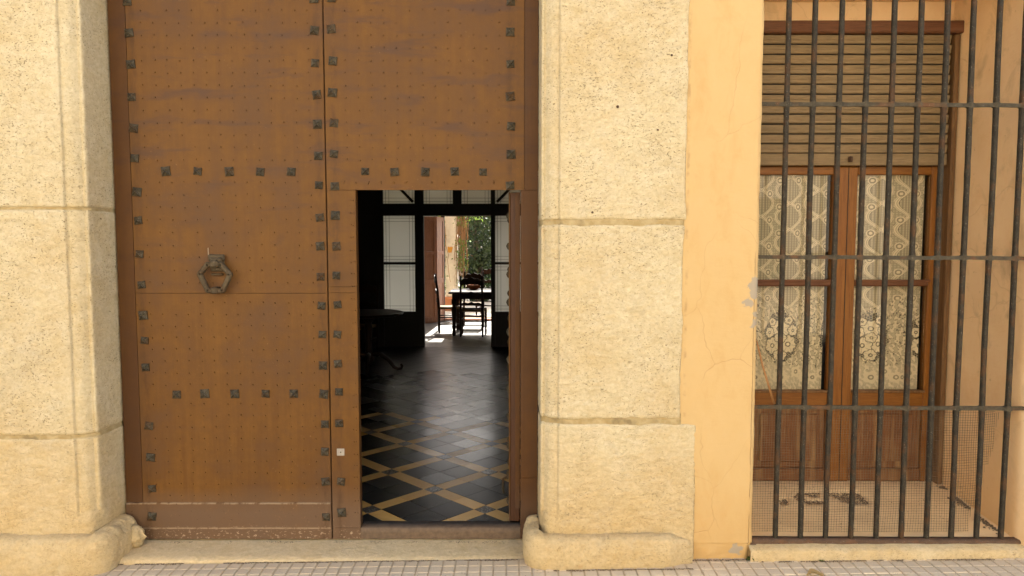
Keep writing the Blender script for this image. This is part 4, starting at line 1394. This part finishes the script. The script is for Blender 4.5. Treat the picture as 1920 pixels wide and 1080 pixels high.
def ladder_chair(name, label, loc, rz, group):
    """rush-seat ladder-back, facing +Y in its own axes"""
    c = thing(name, label, 'chair', loc, rz if rz else 1e-6, group)
    Wd = M['chairwood']
    for sx in (-1, 1):
        MB().tube([(sx * .19, -.19, 0), (sx * .19, -.19, .42), (sx * .185, -.215, .75), (sx * .18, -.25, 1.03), (sx * .18, -.252, 1.06)], [.017, .021, .019, .016, .008], 8).build('back_post', Wd, c, True)
        MB().lathe([(.016, 0), (.021, .06), (.015, .10), (.022, .14), (.022, .40), (.016, .46), (.010, .475)], sx * .21, .19, 10).build('front_leg', Wd, c, True)
    for z, hgt, bow in ((.56, .035, .02), (.72, .05, .03), (.93, .09, .05)):
        P = []
        for q in np.linspace(-1, 1, 13):
            y = -.195 - (z - .42) * .095 + .02 * (q * q - 1)
            arch = bow * (1 - q * q) * (1.0) + .012 * math.cos(q * 9)
            P.append([(q * .175, y - .009, z - hgt / 2 + arch * .5), (q * .175, y - .009, z + hgt / 2 + arch), (q * .175, y + .009, z + hgt / 2 + arch), (q * .175, y + .009, z - hgt / 2 + arch * .5), (q * .175, y - .009, z - hgt / 2 + arch * .5)])
        MB().grid(P).build('back_slat', Wd, c)
    b = MB()
    b.add([(-.19, -.19, .43), (.19, -.19, .43), (.215, .20, .43), (-.215, .20, .43), (-.19, -.19, .465), (.19, -.19, .465), (.215, .20, .465), (-.215, .20, .465), (0, 0, .452)],
          [(0, 3, 2, 1), (0, 1, 5, 4), (1, 2, 6, 5), (2, 3, 7, 6), (3, 0, 4, 7), (4, 5, 8), (5, 6, 8), (6, 7, 8), (7, 4, 8)])
    b.build('seat', M['rush'], c)
    for (p, q) in (((-.19, -.19, .16), (-.21, .19, .16)), ((.19, -.19, .16), (.21, .19, .16)), ((-.19, -.19, .28), (-.21, .19, .28)), ((.19, -.19, .28), (.21, .19, .28)), ((-.21, .19, .22), (.21, .19, .22)), ((-.21, .19, .32), (.21, .19, .32)), ((-.19, -.19, .20), (.19, -.19, .20))):
        MB().tube([p, q], .010, 6).build('stretcher', Wd, c, True)
    return c
GC = 'ladder back chairs at the dining table'
c0 = ladder_chair('ladder_back_chair', 'dark ladder back chair with its back to the hall, in front of the dining table', (-.685, 8.12, 0), R(-3), GC)
for lab, loc, rz in (('dark ladder back chair seen from the side at the left end of the dining table', (-1.14, 8.62, 0), R(-82)),
                     ('dark ladder back chair behind the dining table, facing the hall', (-.76, 9.30, 0), R(176)),
                     ('dark ladder back chair outside on the terrace beyond the dining table', (-.55, 11.5, 0), R(170)),
                     ('dark chair in the unlit hall behind the round table', (-2.16, 5.75, 0), R(160))):
    c = copy_tree(c0)
    c['label'] = lab; c.location = loc; c.rotation_euler = (0, 0, rz)
    if 'hall behind' in lab or 'terrace' in lab: c['group'] = 'other ladder back chairs'

# ---- dining table
dt = thing('dining_table', 'dark wooden dining table with turned legs in the sunlit room beyond the hall', 'table', (-.35, 8.45, 0))
MB().cbox(-1.10, .55, 7.98, 8.95, .735, .765, .006).build('table_top', M['chairwood'], dt)
MB().box(-1.04, .49, 8.04, 8.89, .64, .734).build('apron', M['chairwood'], dt)
lp = [(.024, 0), (.034, .05), (.026, .10), (.040, .16), (.030, .20), (.036, .34), (.045, .46), (.028, .52), (.044, .56), (.044, .639)]
for x in (-1.01, .46):
    for y in (8.07, 8.86):
        MB().lathe(lp, x, y, 12).build('leg', M['chairwood'], dt, True)
# a low bowl on the table
o = MB().lathe([(.05, .767), (.07, .772), (.12, .82), (.135, .86), (.128, .862), (.11, .82), (.06, .79)], -.70, 8.62, 18).build('bowl', M['terra'], None, True)
tag(o, 'brown round bowl on the dining table', 'bowl')

# ---- glazed garden front of the dining room
YP = 10.45
b = MB().box(-3.3, -2.7, YP - .05, YP + .3, -.3, 3.75)
b.box(.75, 1.2, YP - .05, YP + .3, -.3, 3.75)
b.box(-2.7, .75, YP - .05, YP + .3, 3.0, 3.75)
b.box(-8, -3.3, YP - .05, YP + .3, -.3, HTOP - .21); b.box(1.2, 8, YP - .05, YP + .3, -.3, HTOP - .21); b.box(-3.3, 1.2, YP - .05, YP + .3, 3.75, HTOP - .21)
o = b.build('garden_wall_of_dining_room', M['roomwall']); tag(o, kind='structure')
o = MB().box(-3.148, -3.12, YS + .06, YP - .06, 0, 3.58).box(1.02, 1.048, YS + .06, YP - .06, 0, 3.58).build('dining_room_wall', M['roomwall']); tag(o, kind='structure')
o = MB().box(-3.12, 1.02, YS + .06, YP - .06, 3.57, 3.60).build('dining_room_ceiling', M['roomwall']); tag(o, kind='structure')
gp = thing('garden_door_frame', 'dark timber garden door frame with a bright glass strip above it', 'door frame', (-.9, YP, 0))
for (a, c) in ((-2.7, -2.6), (-1.475, -1.405), (-.20, -.13), (.65, .75)): MB().box(a, c, YP, YP + .08, 0, 3.0).build('post', W_, gp)
MB().box(-1.404, -.201, YP + .002, YP + .078, 2.165, 2.205).build('door_head', W_, gp)
MB().box(-2.599, .649, YP - .01, YP + .09, 2.24, 2.36).build('transom_beam', W_, gp)
for x in (-1.14, -.86, -.82, -.5): MB().box(x, x + .02, YP + .02, YP + .06, 2.2055, 2.2395).build('glazing_bar', W_, gp)
for (a, c) in ((-2.599, -1.476), (-.129, .649)):
    MB().box(a, c, YP + .03, YP + .05, 0, .7).build('base_panel', W_, gp)
    MB().box(a, c, YP + .037, YP + .043, .701, 2.239).build('pane', M['glass'], gp)
for (a, c) in ((-2.599, -1.476), (-1.404, -.201), (-.129, .649)): MB().box(a, c, YP + .037, YP + .043, 2.361, 2.999).build('pane', M['glass'], gp)
o = MB().cbox(-1.404, -.201, YP - .10, YP + .30, -.02, .035, .008).build('garden_door_sill', M['terra']); tag(o, 'low reddish sill in the garden doorway', 'door sill')

def shutter_leaf(a, c, label):
    """panelled timber leaf standing between floor points a and c"""
    a, c = Vector(a), Vector(c)
    L = (c - a).length
    t = thing('folding_shutter', label, 'shutter', (a.x, a.y, .01), math.atan2(c.y - a.y, c.x - a.x), 'open folding shutters')
    Wd = M['redwood']
    for x0 in (0, L - .055): MB().cbox(x0, x0 + .055, -.02, .02, .0, 2.13, .003).build('stile', Wd, t)
    for (z0_, z1_) in ((0, .12), (.78, .88), (1.37, 1.44), (2.05, 2.13)): MB().cbox(.0555, L - .0555, -.0195, .0195, z0_, z1_, .003).build('rail', Wd, t)
    for (z0_, z1_) in ((.1205, .7795), (.8805, 1.3695), (1.4405, 2.0495)): MB().cbox(.0555, L - .0555, -.008, .008, z0_, z1_, .002).build('panel', Wd, t)
shutter_leaf((-1.80, 9.72), (-1.535, 9.98), 'open reddish folding shutter leaf, the wider one, beside the garden door')
shutter_leaf((-1.53, 10.0), (-1.43, 10.42), 'open reddish folding shutter leaf, the narrow one, next to the garden door post')

# ================================================================== GARDEN
o = MB().box(-12, 12, 10.75, 60, -.12, -.012).build('garden_ground', M['gravelpath']); tag(o, kind='structure')
gpil = thing('garden_pillar', 'weathered pale garden pillar with an ochre patch, overgrown by vine', 'pillar', (-1.46, 12.75, 0))
b = MB()
rows = []
for z in np.linspace(0, 2.55, 50):
    sec = []
    for (x, y) in resample([(-.145, -.13), (.145, -.13), (.145, .13), (-.145, .13), (-.145, -.13)], .05):
        sec.append((-1.455 + x + .008 * fr(x, y, z, 5), 12.75 + y + .008 * fr(x + 3, y, z, 5), z))
    rows.append(sec[::-1])
b.grid(rows).build('shaft', M['pillar'], gpil, True)
MB().cbox(-1.68, -1.23, 12.55, 12.95, -.01, .32, .02).build('plinth', M['terra'], gpil)
b = MB().grid([[(-1.475 + .055 * (u - .3 * v) * (1.25 - .5 * v), 12.612 + .003 * math.sin(9 * u), 1.52 - .14 * v + .012 * math.sin(7 * u)) for u in np.linspace(-1, 1, 8)] for v in np.linspace(0, 1, 6)])
b.build('ochre_patch', M['bark_ochre'], gpil, True)

def leaves(b, pts, size, flat=.3):
    for (x, y, z) in pts:
        s = size * random.uniform(.6, 1.3)
        n = Vector((random.gauss(0, 1), random.gauss(0, 1) - .3, random.gauss(0, 1) + flat)).normalized()
        u = n.orthogonal().normalized()
        u.rotate(Matrix.Rotation(random.uniform(0, 6.28), 3, n))
        v = n.cross(u)
        c = Vector((x, y, z))
        b.add([c - u * s, c - v * s * .55, c + u * s, c + v * s * .55], [(0, 1, 2, 3)])

vine = thing('climbing_vine', 'climbing vine with dry hanging stems on both sides of the garden pillar', 'vine', (-1.3, 12.6, 0))
b = MB()
for _ in range(70):
    x0 = random.choice([random.gauss(-1.19, .05), random.gauss(-1.21, .06), random.gauss(-1.66, .03)])
    pts = []
    z = 2.5
    dx = 0
    zend = random.uniform(.3, 1.9)
    y0 = 12.55 + random.uniform(-.1, .1)
    while z > zend:
        pts.append((x0 + dx, y0 + random.gauss(0, .01), z)); dx += random.gauss(0, .022); z -= .13
    if len(pts) > 2: b.tube(pts, random.uniform(.003, .009), 4, False)
b.build('stems', M['stem'], vine)
b = MB()
pts = []
for _ in range(1500):
    if random.random() < .62:
        z = random.uniform(.5, 2.5)
        if n3(1, 2, z, 3.0) < -.15: continue
        pts.append((random.gauss(-1.20, .065), 12.52 + random.gauss(0, .08), z))
    else:
        z = random.uniform(.1, 2.5); pts.append((random.gauss(-1.67, .045), 12.6 + random.gauss(0, .08), z))
for _ in range(160): pts.append((random.gauss(-.95, .22), 12.6 + random.gauss(0, .1), 2.30 + random.gauss(0, .08)))
leaves(b, pts, .028)
o = b.build('foliage', M['leaf_mid'], vine); tag(o, kind='stuff')

def tree(name, label, x, y, hgt, rad, z0c, m, n, size, cat='tree', group=None, trunk=.12, weep=False):
    t = thing(name, label, cat, (x, y, 0), 0, group)
    b = MB().tube([(x, y, -.05), (x + .03, y, hgt * .3), (x - .04, y + .02, hgt * .6), (x, y, hgt * .93)], [trunk, trunk * .8, trunk * .5, trunk * .12], 8)
    for _ in range(14):
        a = random.uniform(0, 6.28); zz = random.uniform(z0c + .1, hgt * .8)
        L = rad * .8
        b.tube([(x, y, zz), (x + L * .5 * math.cos(a), y + L * .5 * math.sin(a), zz + .2), (x + L * math.cos(a), y + L * math.sin(a), zz + .25)], [trunk * .3, trunk * .2, trunk * .06], 5)
    b.build('trunk', M['bark'], t, True)
    b = MB()
    clumps = []
    for _ in range(46):
        zz = random.uniform(z0c, hgt)
        k = (zz - z0c) / (hgt - z0c)
        rr_ = rad * (math.sin(math.pi * min(1, .18 + .8 * (1 - k) ** .8)) * .9 + .1)
        a = random.uniform(0, 6.28); q = rr_ * math.sqrt(random.random())
        clumps.append((x + q * math.cos(a), y + q * math.sin(a), zz, random.uniform(.18, .34) * rad))
    pts = []
    for _ in range(n):
        c = random.choice(clumps)
        dz = random.gauss(0, c[3]) * (1.5 if weep else .8)
        pts.append((c[0] + random.gauss(0, c[3] * .6), c[1] + random.gauss(0, c[3] * .6), max(.03, c[2] + dz)))
    leaves(b, pts, size)
    o = b.build('crown', m, t); tag(o, kind='stuff')
    return t
GT = 'dark evergreens in the garden'
tree('cypress_tree', 'tall dark drooping evergreen right behind the garden pillar and its vine', -.98, 15.2, 3.1, .75, .35, M['leaf_dark'], 5200, .06, group=GT, weep=True)
tree('cypress_tree', 'dark evergreen further back seen left of the bright shrub', -.35, 17.6, 3.7, 1.1, 1.3, M['leaf_dark'], 5200, .07, group=GT, weep=True)
tree('shade_tree', 'large dark leafy tree closing the back of the garden', -3.2, 22, 4.4, 2.4, .8, M['leaf_dark'], 5200, .14)
tree('shade_tree', 'broad mid green tree at the far right of the garden', 2.6, 23, 4.6, 2.4, 1.6, M['leaf_mid'], 4200, .14)
tree('shrub', 'bright sunlit green shrub at the back of the garden path', -.72, 19.5, 1.0, .7, .06, M['leaf_lit'], 2600, .05, 'shrub', trunk=.03)
tree('shrub', 'small sunlit shrub left of the garden pillar', -2.15, 14.0, .95, .45, .05, M['leaf_lit'], 1800, .04, 'shrub', trunk=.03)
gw = thing('garden_wall', 'long pale wall closing the garden behind the trees', 'wall', (0, 27, 0))
MB().cbox(-12, 12, 26.9, 27.2, -.1, 2.6, .02).build('wall_face', M['pillar'], gw)
MB().cbox(-12.1, 12.1, 26.85, 27.25, 2.602, 2.72, .02).build('coping', M['terra'], gw)
